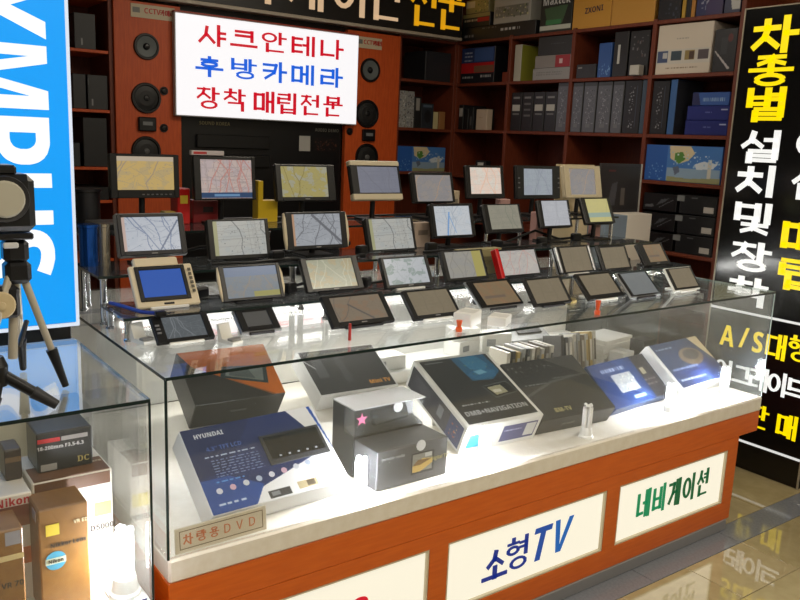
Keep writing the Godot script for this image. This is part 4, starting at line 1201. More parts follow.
	for ch in "차량용":
		part(o, "letter", hangul(ch, 0.026, 0.028, 0.0045, 0.001), flat(rgb(196, 112, 70), 0.5), Vector3(u, 0.0335, 0.003))
		u += 0.036
	for ch in "DVD":
		part(o, "letter", latin(ch, 0.024, false, 0.001), flat(rgb(196, 112, 70), 0.5), Vector3(u, 0.0335, 0.0035))
		u += 0.036
	part(o, "foot", rbox(Vector3(0.2, 0.003, 0.03), 0.001), flat(rgb(206, 196, 172), 0.5), Vector3(0, 0.0015, -0.015))
	# small white parcels and discs at the back of the case
	var wb := [["white parcel on the low step behind the black carton", 2.50, 0.6, -2.86, 0.16, 0.07, 0.1, 12.0], ["white charger parcel resting on another parcel at the back", 2.5, 0.67, -2.86, 0.14, 0.06, 0.1, -18.0], ["small white parcel tilted beside the charger parcel", 2.69, 0.6, -2.84, 0.15, 0.09, 0.1, -24.0], ["white parcel with grey sockets behind the white-edged black carton", 2.01, 0.6, -2.83, 0.19, 0.06, 0.1, -4.0]]
	for b in wb:
		var p := thing("parcel", b[0], "box", Vector3(b[1], b[2], b[3]), Vector3(0, b[7], 0), "white parcels at the back of the counter")
		part(p, "carton", rbox(Vector3(b[4], b[5], b[6]), 0.003), white, Vector3(0, b[5] / 2, 0))
		part(p, "flap", rbox(Vector3(b[4] * 0.5, 0.001, b[6] * 0.98), 0.0), flat(rgb(214, 214, 210), 0.5), Vector3(b[4] * 0.2, b[5] + 0.0005, 0))
		part(p, "label", rbox(Vector3(b[4] * 0.3, b[5] * 0.4, 0.001), 0.0), flat(rgb(150, 152, 154), 0.5), Vector3(-b[4] * 0.2, b[5] * 0.5, b[6] / 2 + 0.0005))
	var p := thing("card_reader", "grey wedge-shaped device with dark top behind the disc cases", "device", Vector3(2.93, 0.6, -2.87), Vector3(0, -8, 0))
	part(p, "body", prism([Vector2(0.06, 0.0), Vector2(0.06, 0.03), Vector2(-0.06, 0.085), Vector2(-0.06, 0.0)], -0.13, 0.13), flat(rgb(140, 142, 142), 0.4))
	part(p, "dark_top", rbox(Vector3(0.15, 0.006, 0.05), 0.002), dark, Vector3(0.02, 0.064, 0.0), Vector3(24, 0, 0))
	# cases standing in two racks
	rng.seed = 5
	var tones := [rgb(196, 190, 176), rgb(58, 56, 56), rgb(176, 150, 84), rgb(150, 150, 146), rgb(40, 40, 46), rgb(206, 202, 190), rgb(120, 110, 92), rgb(170, 168, 162), rgb(86, 78, 66), rgb(188, 184, 172)]
	var said := ["ivory", "charcoal", "mustard", "ash grey", "black", "cream", "olive brown", "light grey", "dark brown", "beige"]
	for i in 10:
		var c := thing("disc_case", said[i] + " disc case in the upright row behind the flat black carton", "case", Vector3(2.4 + i * 0.03, DECK, -2.5), Vector3(0, 0, -3), "disc cases in the near row")
		part(c, "case", rbox(Vector3(0.022, rng.randf_range(0.15, 0.175), 0.12), 0.002), flat(tones[i], 0.4), Vector3(0, 0.085, 0))
		part(c, "spine_label", rbox(Vector3(0.014, 0.09, 0.001), 0.0), flat(tones[(i + 5) % 10], 0.5), Vector3(0, 0.09, 0.0605))
	for i in 9:
		var c := thing("disc_case", said[i] + " disc case leaning in the row beside the white paper stack", "case", Vector3(2.79 + i * 0.028, DECK, -2.52), Vector3(-14, 0, -6), "disc cases in the far row")
		part(c, "case", rbox(Vector3(0.02, rng.randf_range(0.15, 0.185), 0.12), 0.002), flat(tones[(i * 3 + 1) % 10], 0.4), Vector3(0, 0.088, 0))
		part(c, "spine_label", rbox(Vector3(0.012, 0.1, 0.001), 0.0), flat(tones[(i * 3 + 4) % 10], 0.5), Vector3(0, 0.09, 0.0605))
	p = thing("tray", "narrow tan cardboard tray in front of the disc cases", "tray", Vector3(2.93, DECK, -2.42))
	part(p, "front", rbox(Vector3(0.26, 0.035, 0.006), 0.001), flat(rgb(206, 172, 118), 0.5), Vector3(0, 0.0175, 0.0))
	part(p, "floor", rbox(Vector3(0.26, 0.004, 0.04), 0.001), flat(rgb(196, 162, 110), 0.5), Vector3(0, 0.002, 0.024))
	p = thing("paper_stack", "stack of white booklets at the back right inside the counter", "papers", Vector3(3.19, DECK, -2.56), Vector3(0, 6, 0))
	for i in 6:
		part(p, "booklet", rbox(Vector3(0.24, 0.022, 0.17), 0.002), white, Vector3(rng.randf_range(-0.01, 0.01), 0.011 + i * 0.0225, rng.randf_range(-0.008, 0.008)), Vector3(0, rng.randf_range(-6, 6), 0))
	p = thing("parcel", "white cube parcel in front of the booklets, right inside counter", "box", Vector3(3.12, DECK, -2.4), Vector3(0, 8, 0))
	part(p, "carton", rbox(Vector3(0.1, 0.1, 0.08), 0.002), white, Vector3(0, 0.05, 0))
	part(p, "flap", rbox(Vector3(0.05, 0.001, 0.078), 0.0), flat(rgb(214, 214, 210), 0.5), Vector3(0.02, 0.1005, 0))
	p = thing("parcel", "small black box with yellow label near the counter's right glass", "box", Vector3(3.25, DECK, -2.38), Vector3(0, 4, 0))
	part(p, "carton", rbox(Vector3(0.1, 0.15, 0.08), 0.002), dark, Vector3(0, 0.075, 0))
	part(p, "label", rbox(Vector3(0.05, 0.03, 0.001), 0.0), flat(rgb(206, 186, 60), 0.5), Vector3(0.01, 0.08, 0.0405))

func left_stock() -> void:
	var D := 0.53
	var gold := grained(rgb(132, 90, 38), rgb(148, 104, 48), Vector3(4, 4, 4), 0.4, 0.03, 31)
	var brown := flat(rgb(112, 74, 46), 0.45)
	var red := flat(rgb(200, 36, 40), 0.5)
	var ink := flat(rgb(50, 38, 30), 0.5)
	# tall gold carton
	var o := thing("lens_carton", "tall gold lens carton with yellow square and round blue sticker", "box", Vector3(0.4, D, -1.80))
	part(o, "carton", rbox(Vector3(0.104, 0.25, 0.1), 0.003), gold, Vector3(0, 0.125, 0))
	part(o, "yellow_square", rbox(Vector3(0.028, 0.026, 0.001), 0.0), flat(rgb(232, 206, 60), 0.5), Vector3(-0.024, 0.2, 0.0505))
	part(o, "lettering", latin("Nikkor Lens", 0.0095, true, 0.001), ink, Vector3(0.008, 0.162, 0.0505))
	part(o, "lettering", latin("VR ED", 0.008, true, 0.001), flat(rgb(230, 214, 170), 0.5), Vector3(0.036, 0.208, 0.0505))
	var s := part(o, "round_sticker", lathe([Vector2(0, 0.001), Vector2(0.022, 0.001), Vector2(0.022, 0)], 24), flat(rgb(72, 158, 190), 0.45), Vector3(-0.02, 0.126, 0.05), Vector3(90, 0, 0))
	part(s, "sticker_band", rbox(Vector3(0.043, 0.001, 0.014), 0.0), flat(rgb(206, 214, 190), 0.5), Vector3(0, 0.0012, 0))
	part(s, "lettering", latin("Nikon", 0.008, true, 0.001), ink, Vector3(0, 0.0022, 0), Vector3(-90, 0, 0))
	part(o, "glossy_seal", rbox(Vector3(0.001, 0.024, 0.03), 0.0), flat(rgb(206, 206, 216), 0.2), Vector3(-0.0525, 0.226, 0.01))
	# second gold carton at the frame's edge
	o = thing("lens_carton", "gold lens carton at the left edge of the picture", "box", Vector3(0.262, D, -1.775))
	part(o, "carton", rbox(Vector3(0.1, 0.235, 0.1), 0.003), gold, Vector3(0, 0.1175, 0))
	part(o, "lettering", latin("VR 70", 0.012, true, 0.001), ink, Vector3(0.025, 0.11, 0.0505))
	part(o, "band", rbox(Vector3(0.1, 0.012, 0.001), 0.0), flat(rgb(226, 206, 150), 0.5), Vector3(0, 0.172, 0.0505))
	part(o, "glossy_seal", rbox(Vector3(0.03, 0.03, 0.001), 0.0), flat(rgb(160, 160, 170), 0.2), Vector3(0.03, 0.215, 0.0505))
	# white cartons with brown bands
	o = thing("camera_carton", "white carton with brown top band behind the tall gold carton", "box", Vector3(0.452, D, -1.96))
	part(o, "carton", rbox(Vector3(0.18, 0.264, 0.18), 0.003), flat(rgb(238, 234, 222), 0.4), Vector3(0, 0.132, 0))
	part(o, "brown_top", rbox(Vector3(0.17, 0.002, 0.085), 0.0), brown, Vector3(0.0, 0.265, 0.046))
	part(o, "brown_band", rbox(Vector3(0.17, 0.03, 0.001), 0.0), brown, Vector3(0, 0.245, 0.0905))
	part(o, "lettering", latin("Nikon camera", 0.011, true, 0.001), flat(rgb(210, 196, 170), 0.5), Vector3(0.03, 0.2668, 0.03), Vector3(-90, 0, 0))
	part(o, "yellow_square", rbox(Vector3(0.04, 0.034, 0.001), 0.0), flat(rgb(238, 224, 120), 0.5), Vector3(0.066, 0.166, 0.0905))
	part(o, "lettering", latin("D5000", 0.014, true, 0.001), ink, Vector3(0.062, 0.12, 0.091))
	o = thing("camera_carton", "white and brown carton with red lettering at far left", "box", Vector3(0.285, D, -1.92))
	part(o, "carton", rbox(Vector3(0.14, 0.26, 0.16), 0.003), flat(rgb(238, 232, 220), 0.4), Vector3(0, 0.13, 0))
	part(o, "brown_band", rbox(Vector3(0.136, 0.05, 0.001), 0.0), flat(rgb(136, 78, 50), 0.45), Vector3(0, 0.208, 0.0805))
	part(o, "orange_band", rbox(Vector3(0.136, 0.04, 0.001), 0.0), flat(rgb(214, 122, 70), 0.45), Vector3(0, 0.11, 0.0805))
	part(o, "lettering", latin("Nikon", 0.018, true, 0.001), red, Vector3(0.03, 0.244, 0.081))
	# black lens carton on top
	o = thing("lens_carton", "black lens carton with red stripe standing on the white carton", "box", Vector3(0.448, D + 0.266, -1.97))
	part(o, "carton", rbox(Vector3(0.125, 0.098, 0.11), 0.003), flat(rgb(40, 38, 38), 0.35), Vector3(0, 0.049, 0))
	part(o, "red_stripe", rbox(Vector3(0.05, 0.01, 0.001), 0.0), red, Vector3(-0.036, 0.078, 0.0555))
	part(o, "silver_stripe", rbox(Vector3(0.06, 0.01, 0.001), 0.0), flat(rgb(170, 166, 164), 0.3), Vector3(0.022, 0.078, 0.0555))
	part(o, "lettering", latin("18-200mm F3.5-6.3", 0.0085, true, 0.001), flat(rgb(220, 220, 220), 0.5), Vector3(-0.01, 0.06, 0.0555))
	part(o, "lettering", latin("DC", 0.014, true, 0.001, true), flat(rgb(190, 176, 110), 0.5), Vector3(0.04, 0.02, 0.0555))
	part(o, "label", rbox(Vector3(0.036, 0.016, 0.001), 0.0), flat(rgb(160, 158, 152), 0.5), Vector3(-0.038, 0.012, 0.0555))
	o = thing("lens_carton", "small dark carton half hidden behind the black lens carton", "box", Vector3(0.335, D + 0.261, -1.955))
	part(o, "carton", rbox(Vector3(0.036, 0.075, 0.07), 0.003), flat(rgb(66, 54, 46), 0.4), Vector3(0, 0.0375, 0))
	part(o, "band", rbox(Vector3(0.034, 0.012, 0.001), 0.0), flat(rgb(120, 96, 70), 0.5), Vector3(0, 0.05, 0.0355))
	o = thing("grey_stand_in_block", "added grey block standing in for counter side seen through the left case", "box", Vector3(0.5, D, -2.16))  # added block in place of grey seen and reflected through the side glass
	part(o, "body", rbox(Vector3(0.12, 0.35, 0.15), 0.003), flat(rgb(150, 150, 146), 0.35, 0.5), Vector3(0, 0.175, 0))
	part(o, "door", rbox(Vector3(0.1, 0.3, 0.003), 0.001), flat(rgb(128, 128, 124), 0.35, 0.5), Vector3(0, 0.175, 0.0765))
	# lamp of the left case
	lamp(Vector3(0.525, D + 0.006, -1.735), true, "lit white lamp on a plate in the left glass case", 0.2, 1.3)
	o = thing("lamp_plate", "white square plate with blue edge under the left case lamp", "plate", Vector3(0.525, D, -1.735))
	part(o, "plate", rbox(Vector3(0.072, 0.006, 0.085), 0.001), white, Vector3(0, 0.003, 0))
	part(o, "blue_edge", rbox(Vector3(0.072, 0.005, 0.002), 0.0), flat(rgb(60, 70, 140), 0.4), Vector3(0, 0.003, 0.0435))

# ---------------------------------------------------------------- goods on the shelves
func stock(label: String, a: float, b: float, y: float, h: float, deep: float, body: Color, tex: Texture2D = null, side := Color(-1, 0, 0), group := "", extras := []) -> Node3D:
	# a carton on the right-hand shelves: its front looks to -x, a is its far end and b its near end
	var w := absf(b - a)
	var o := thing("carton", label, "box", Vector3(4.215, y, (a + b) / 2), Vector3(0, -90, 0), group)
	part(o, "carton", rbox(Vector3(w, h, deep), 0.003), flat(body, 0.4), Vector3(0, h / 2, -deep / 2))
	if tex:
		part(o, "printed_front", quad(w - 0.006, h - 0.006), printed(tex, 0.4), Vector3(0, h / 2, 0.0006))
	if side.r >= 0:
		part(o, "printed_side", quad(deep - 0.006, h - 0.006), flat(side, 0.4), Vector3(w / 2 + 0.0006, h / 2, -deep / 2), Vector3(0, 90, 0))
	for e in extras:  # [name, u, v, w, h, colour] in shares of the face
		part(o, e[0], rbox(Vector3(e[3] * w, e[4] * h, 0.002), 0.0), flat(e[5], 0.45), Vector3((e[1] - 0.5) * w, e[2] * h, 0.001))
	return o

func shelf_stock() -> void:
	rng.seed = 21
	var o: Node3D
	var W := rgb(190, 186, 178)
	# top of the right-hand shelves
	stock("long low black carton with white caption on top of the shelves", -5.04, -4.24, 2.36, 0.1, 0.28, rgb(30, 30, 32), paint(128, 20, rgb(30, 30, 32), [["lines", 0.05, 0.55, 0.14, 0.1, 0.2, rgb(120, 120, 122)], ["lines", 0.56, 0.3, 0.24, 0.2, 0.24, rgb(196, 196, 194)], ["lines", 0.3, 0.1, 0.2, 0.1, 0.14, rgb(90, 92, 94)]]))
	stock("black carton with red and white headline stacked above the shelf corner", -5.03, -4.72, 2.46, 0.1, 0.26, rgb(34, 34, 34), paint(64, 24, rgb(40, 40, 38), [["rect", 0, 0, 1, 0.3, rgb(150, 140, 90)], ["lines", 0.06, 0.42, 0.5, 0.2, 0.2, rgb(210, 190, 160)], ["rect", 0.55, 0.36, 0.45, 0.36, rgb(170, 30, 34)]]))
	stock("yellowish carton uppermost in the stack at the shelf corner", -5.0, -4.74, 2.56, 0.1, 0.24, rgb(140, 132, 90), paint(48, 24, rgb(150, 142, 96), [["rect", 0, 0.1, 0.4, 0.5, rgb(196, 190, 170)], ["specks", 0.4, 0.1, 0.6, 0.8, 30, [rgb(90, 110, 60), rgb(200, 190, 120)]]]))
	stock("pale grey carton with printed photograph on the low black carton", -4.68, -4.3, 2.46, 0.24, 0.26, rgb(170, 168, 158), paint(72, 48, rgb(172, 170, 160), [["rect", 0.04, 0.5, 0.92, 0.34, rgb(120, 120, 110)], ["specks", 0.05, 0.5, 0.9, 0.34, 60, [rgb(70, 90, 60), rgb(200, 196, 150), rgb(150, 150, 150)]]]))
	o = stock("green and black carton with white maker lettering on top shelf", -4.2, -3.91, 2.36, 0.27, 0.26, rgb(30, 34, 30), paint(64, 60, rgb(34, 38, 34), [["poly", [[0.12, 0.4], [0.88, 0.36], [0.72, 0.8], [0.25, 0.84]], rgb(66, 96, 66)], ["rect", 0.2, 0.7, 0.5, 0.12, rgb(60, 130, 80)], ["rect", 0.0, 0.84, 1.0, 0.12, rgb(196, 200, 186)], ["rect", 0.0, 0.02, 1.0, 0.1, rgb(140, 142, 140)]]))
	part(o, "lettering", latin("Maxtek", 0.05, true, 0.001), flat(rgb(210, 210, 206), 0.5), Vector3(0, 0.205, 0.002))
	o = stock("golden yellow carton with dark slanted logo on the top shelf", -3.9, -3.58, 2.36, 0.3, 0.28, rgb(206, 150, 60))
	part(o, "lettering", latin("ZXONI", 0.035, true, 0.001), flat(rgb(60, 40, 60), 0.5), Vector3(0.02, 0.115, 0.001), Vector3(0, 0, 4))
	stock("plain golden yellow carton on the top shelf", -3.575, -3.245, 2.36, 0.3, 0.28, rgb(202, 148, 66))
	stock("dark patterned carton right of the yellow cartons on top shelf", -3.22, -3.065, 2.36, 0.22, 0.26, rgb(34, 34, 40), paint(32, 40, rgb(34, 34, 40), [["specks", 0, 0, 1, 1, 30, [rgb(60, 66, 80), rgb(50, 40, 40)]]]))
	stock("thin yellow-spined book beside dark patterned carton", -3.055, -3.03, 2.36, 0.2, 0.22, rgb(190, 150, 50))
	stock("thin black book between two yellow spines on top", -3.026, -2.995, 2.36, 0.19, 0.22, rgb(22, 22, 24))
	stock("thin orange-spined book left of the purple carton", -2.992, -2.968, 2.36, 0.19, 0.22, rgb(190, 130, 50))
	stock("purple and navy carton near the right end of top shelf", -2.96, -2.79, 2.36, 0.2, 0.24, rgb(54, 40, 84), paint(40, 40, rgb(56, 42, 88), [["rect", 0.0, 0.0, 0.4, 1.0, rgb(40, 44, 90)], ["specks", 0.1, 0.5, 0.4, 0.3, 10, [rgb(150, 150, 170)]]]))
	stock("white and blue carton at the right end of top shelf", -2.78, -2.68, 2.36, 0.17, 0.2, rgb(40, 44, 70), paint(24, 32, rgb(44, 48, 80), [["poly", [[0.3, 0.4], [1, 0.2], [1, 0.9], [0.5, 0.9]], rgb(186, 184, 180)]]))
	# second board
	stock("red, blue and black carton in the leftmost right-wall bay", -5.02, -4.64, 2.045, 0.265, 0.3, rgb(20, 20, 24), paint(96, 68, rgb(20, 22, 30), [["rect", 0.0, 0.0, 1.0, 0.44, rgb(36, 52, 96)], ["rect", 0.4, 0.04, 0.58, 0.38, rgb(58, 86, 140)], ["lines", 0.1, 0.12, 0.24, 0.24, 0.05, rgb(170, 176, 190)], ["rect", 0.0, 0.44, 1.0, 0.3, rgb(180, 26, 28)], ["rect", 0.4, 0.52, 0.6, 0.2, rgb(120, 84, 60)], ["lines", 0.06, 0.82, 0.34, 0.06, 0.06, rgb(170, 170, 170)], ["lines", 0.62, 0.78, 0.3, 0.08, 0.08, rgb(206, 206, 206)]]), rgb(20, 20, 24))
	stock("small brown wooden block at the front edge of leftmost bay", -4.55, -4.49, 2.045, 0.07, 0.08, rgb(120, 50, 28))
	stock("white-fronted carton with yellow-green side panel", -4.43, -4.36, 2.045, 0.255, 0.28, rgb(180, 176, 160), null, rgb(140, 140, 50))
	stock("pale grey carton lowest in stack under a red-ended carton", -4.235, -3.885, 2.045, 0.08, 0.3, rgb(150, 148, 146), paint(64, 20, rgb(150, 148, 146), [["lines", 0.1, 0.3, 0.7, 0.3, 0.1, rgb(120, 120, 118)]]))
	stock("grey carton with red right end and white mark", -4.22, -3.885, 2.125, 0.085, 0.3, rgb(140, 134, 130), paint(64, 20, rgb(142, 136, 132), [["rect", 0.58, 0.0, 0.42, 1.0, rgb(160, 40, 48)], ["rect", 0.7, 0.3, 0.1, 0.4, rgb(214, 190, 190)]]))
	stock("charcoal carton on top of the red-ended carton", -4.2, -3.885, 2.21, 0.125, 0.3, rgb(48, 50, 52), paint(64, 24, rgb(48, 50, 52), [["lines", 0.4, 0.4, 0.4, 0.08, 0.08, rgb(90, 92, 94)]]))
	stock("low dark grey carton left of a small blue carton", -3.83, -3.665, 2.045, 0.09, 0.28, rgb(38, 38, 40), null, Color(-1, 0, 0), "", [["mark", 0.2, 0.75, 0.2, 0.1, rgb(140, 140, 140)]])
	stock("small upright blue carton in the third bay", -3.65, -3.545, 2.045, 0.215, 0.2, rgb(44, 84, 150), paint(24, 40, rgb(46, 86, 152), [["specks", 0.1, 0.6, 0.8, 0.36, 16, [rgb(110, 150, 200)]]]))
	stock("upright black carton with vertical white mark in third bay", -3.53, -3.42, 2.045, 0.275, 0.26, rgb(36, 36, 38), null, Color(-1, 0, 0), "", [["mark", 0.4, 0.5, 0.16, 0.42, rgb(196, 196, 192)]])
	stock("dark carton with faint print next to the white-marked one", -3.405, -3.26, 2.045, 0.27, 0.26, rgb(40, 40, 42), paint(32, 48, rgb(42, 42, 44), [["specks", 0.1, 0.1, 0.8, 0.5, 20, [rgb(84, 70, 64), rgb(110, 110, 110)]]]))
	stock("small white box in front of the dark carton", -3.345, -3.275, 2.045, 0.06, 0.05, W).position.x -= 0.06
	o = stock("large white carton with a strip of four pictures", -3.2, -2.83, 2.045, 0.285, 0.3, rgb(214, 200, 184), paint(112, 84, rgb(214, 202, 186), [["lines", 0.36, 0.28, 0.24, 0.03, 0.03, rgb(170, 160, 150)], ["rect", 0.0, 0.5, 1.0, 0.3, rgb(206, 200, 190)], ["rect", 0.02, 0.53, 0.2, 0.24, rgb(70, 84, 120)], ["rect", 0.12, 0.56, 0.09, 0.12, rgb(190, 190, 190)], ["rect", 0.28, 0.54, 0.2, 0.2, rgb(60, 74, 84)], ["rect", 0.54, 0.54, 0.18, 0.2, rgb(150, 130, 80)], ["rect", 0.62, 0.56, 0.09, 0.16, rgb(80, 60, 50)], ["rect", 0.78, 0.54, 0.19, 0.2, rgb(90, 80, 84)], ["lines", 0.2, 0.88, 0.6, 0.03, 0.03, rgb(150, 130, 110)]]))
	stock("dark carton with pale diagonal stripe at right end of second board", -2.815, -2.675, 2.045, 0.235, 0.24, rgb(44, 44, 48), paint(40, 56, rgb(46, 46, 50), [["poly", [[0.0, 0.5], [0.08, 0.5], [0.8, 0.92], [0.72, 0.96]], rgb(190, 184, 184)], ["oval", 0.7, 0.2, 0.12, 0.1, rgb(96, 44, 44)], ["rect", 0.3, 0.2, 0.3, 0.4, rgb(58, 60, 64)]]))
	# third board
	stock("thin black carton with white label in the corner bay", -5.02, -4.965, 1.695, 0.19, 0.24, rgb(28, 28, 30), null, Color(-1, 0, 0), "", [["label", 0.5, 0.7, 0.7, 0.34, rgb(170, 166, 160)]])
	stock("dark book right of the white-labelled carton in corner bay", -4.95, -4.905, 1.695, 0.16, 0.22, rgb(24, 26, 30))
	stock("dark grey book left of the cream carton", -4.895, -4.845, 1.695, 0.17, 0.22, rgb(34, 34, 36), null, Color(-1, 0, 0), "", [["label", 0.5, 0.4, 0.4, 0.4, rgb(70, 72, 74)]])
	stock("small cream carton in the corner bay", -4.81, -4.69, 1.695, 0.155, 0.06, rgb(196, 176, 154), paint(32, 32, rgb(198, 178, 156), [["lines", 0.3, 0.4, 0.4, 0.1, 0.06, rgb(170, 140, 120)]]))
	for i in 4:
		stock(["first black file with white label from the left, second bay", "black file with ruled grey spine, second bay", "third black file from the left with white label", "fourth black file from the left with white label"][i], -4.43 + i * 0.113, -4.325 + i * 0.113, 1.695, 0.272, 0.28, rgb(30, 30, 32), null, Color(-1, 0, 0), "black files in the second bay", [["mark", 0.5, 0.86, 0.6, 0.05, rgb(130, 130, 130)]] + ([["label", 0.5, 0.6, 0.72, 0.16, rgb(186, 184, 176)], ["mark", 0.5, 0.44, 0.6, 0.04, rgb(110, 110, 110)]] if i != 1 else [["mark", 0.5, 0.7, 0.6, 0.05, rgb(100, 100, 100)], ["mark", 0.5, 0.55, 0.6, 0.05, rgb(96, 96, 96)], ["mark", 0.5, 0.4, 0.6, 0.05, rgb(96, 96, 96)]]))
	var speck := paint(32, 96, rgb(92, 94, 102), [["rect", 0.0, 0.0, 1.0, 0.08, rgb(60, 62, 66)], ["specks", 0.15, 0.12, 0.7, 0.7, 90, [rgb(146, 148, 156), rgb(122, 124, 132), rgb(70, 72, 76)]], ["rect", 0.3, 0.84, 0.4, 0.08, rgb(110, 112, 116)]])
	stock("tall speckled grey file at the right end of second bay", -3.98, -3.885, 1.695, 0.33, 0.28, rgb(70, 72, 76), speck)
	for i in 4:
		stock(["speckled grey file, leftmost in the third bay", "speckled grey file, second from left in third bay", "widest speckled grey file, third in the third bay", "speckled grey file beside the black file"][i], [-3.845, -3.745, -3.63, -3.505][i], [-3.755, -3.64, -3.515, -3.42][i], 1.695, 0.325, 0.28, rgb(70, 72, 76), speck, Color(-1, 0, 0), "speckled files in the third bay")
	var glyphs := paint(32, 96, rgb(28, 28, 30), [["specks", 0.3, 0.1, 0.3, 0.8, 40, [rgb(150, 150, 150), rgb(110, 110, 112)]], ["rect", 0.78, 0.1, 0.05, 0.8, rgb(60, 70, 86)]])
	stock("tall black file with vertical grey writing in third bay", -3.41, -3.285, 1.695, 0.325, 0.28, rgb(26, 26, 28), glyphs)
	stock("thin slate blue folder at the right end of third bay", -3.28, -3.245, 1.695, 0.33, 0.26, rgb(60, 76, 92))
	stock("tall black file with vertical writing in the fourth bay", -3.2, -3.085, 1.695, 0.315, 0.28, rgb(26, 26, 28), glyphs)
	stock("tall blue-spined carton with dark side in fourth bay", -3.075, -3.03, 1.695, 0.32, 0.26, rgb(56, 96, 150), null, rgb(58, 60, 66))
	stock("dark blue flat carton lowest of three in fourth bay", -2.95, -2.672, 1.695, 0.085, 0.28, rgb(26, 34, 104), paint(64, 20, rgb(26, 36, 108), [["lines", 0.45, 0.4, 0.16, 0.1, 0.12, rgb(120, 130, 180)], ["rect", 0.82, 0.2, 0.16, 0.14, rgb(170, 176, 200)]]))
	stock("dark blue flat carton in the middle of three", -2.945, -2.672, 1.78, 0.082, 0.28, rgb(26, 34, 104), paint(64, 20, rgb(28, 38, 112), [["lines", 0.45, 0.4, 0.16, 0.1, 0.12, rgb(120, 130, 180)], ["rect", 0.82, 0.2, 0.16, 0.14, rgb(170, 176, 200)]]))
	stock("brighter blue flat carton with pale caption topmost of three", -2.92, -2.68, 1.862, 0.075, 0.26, rgb(50, 74, 140), paint(64, 20, rgb(54, 90, 160), [["poly", [[0, 0], [0.16, 0], [0.24, 1], [0, 1]], rgb(36, 40, 84)], ["lines", 0.3, 0.4, 0.6, 0.3, 0.3, rgb(150, 176, 206)]]))
	# picture cartons
	var pict := paint(128, 60, rgb(70, 120, 186), [["rect", 0.0, 0.0, 0.3, 1.0, rgb(44, 92, 168)], ["specks", 0.05, 0.5, 0.2, 0.44, 24, [rgb(90, 140, 200), rgb(120, 160, 206)]], ["rect", 0.31, 0.62, 0.69, 0.38, rgb(140, 164, 186)], ["poly", [[0.32, 0.0], [0.6, 0.0], [0.66, 0.2], [0.58, 0.4], [0.46, 0.5], [0.34, 0.36]], rgb(214, 196, 158)], ["poly", [[0.4, 0.2], [0.5, 0.16], [0.54, 0.36], [0.46, 0.5], [0.4, 0.4]], rgb(84, 134, 58)], ["poly", [[0.38, 0.6], [0.46, 0.56], [0.48, 0.72], [0.42, 0.82]], rgb(96, 106, 126)], ["poly", [[0.66, 0.5], [0.78, 0.4], [0.96, 0.46], [0.9, 0.6], [0.7, 0.64]], rgb(206, 214, 220)], ["rect", 0.84, 0.36, 0.05, 0.52, rgb(206, 200, 184)], ["poly", [[0.31, 0.86], [0.6, 0.9], [1, 0.84], [1, 1], [0.31, 1]], rgb(150, 150, 110)], ["specks", 0.32, 0.1, 0.66, 0.5, 40, [rgb(206, 214, 220), rgb(160, 190, 214)]]])
	stock("blue carton with a colourful seaside picture in the fourth bay", -3.205, -2.68, 1.418, 0.215, 0.28, rgb(44, 84, 150), pict)
	# black cartons with white labels
	for i in 3:
		stock(["lowest of three black cartons with white labels, fourth bay", "middle of three black cartons with white labels, fourth bay", "top one of three black cartons with white labels"][i], -2.93, -2.68, 1.0 + i * 0.118, 0.112, 0.3, rgb(30, 30, 32), null, Color(-1, 0, 0), "black cartons with white labels", [["label", 0.8, 0.3, 0.26, 0.3, rgb(186, 180, 172)], ["grip_mark", 0.4, 0.86, 0.16, 0.06, rgb(90, 90, 92)], ["label", 0.03, 0.8, 0.2, 0.3, rgb(120, 122, 122)]])
	for i in 3:
		stock(["lowest shiny black bag in the left of fourth bay", "middle shiny black bag in the left of fourth bay", "top shiny black bag in the left of fourth bay"][i], -3.19, -2.95, 1.0 + i * 0.118, 0.105, 0.28, rgb(16, 16, 18), paint(48, 24, rgb(18, 18, 20), [["poly", [[0.4, 0.7], [0.55, 0.3], [0.8, 0.2], [0.62, 0.5]], rgb(84, 88, 92)], ["poly", [[0.05, 0.7], [0.3, 0.62], [0.34, 0.8], [0.06, 0.86]], rgb(90, 92, 96)], ["line", 0.5, 0.8, 0.9, 0.3, 1, rgb(120, 122, 126)]]), Color(-1, 0, 0), "shiny black bags")  # pale shapes and line are glints painted onto the bag fronts
	o = thing("carton", "tiny white and black box in the dark corner bay", "box", Vector3(4.26, 1.345, -4.75), Vector3(0, -70, 0))
	part(o, "carton", rbox(Vector3(0.09, 0.12, 0.08), 0.002), dark, Vector3(0, 0.06, 0))
	part(o, "white_mark", rbox(Vector3(0.05, 0.05, 0.001), 0.0), flat(rgb(190, 190, 186), 0.5), Vector3(0, 0.08, 0.0405))
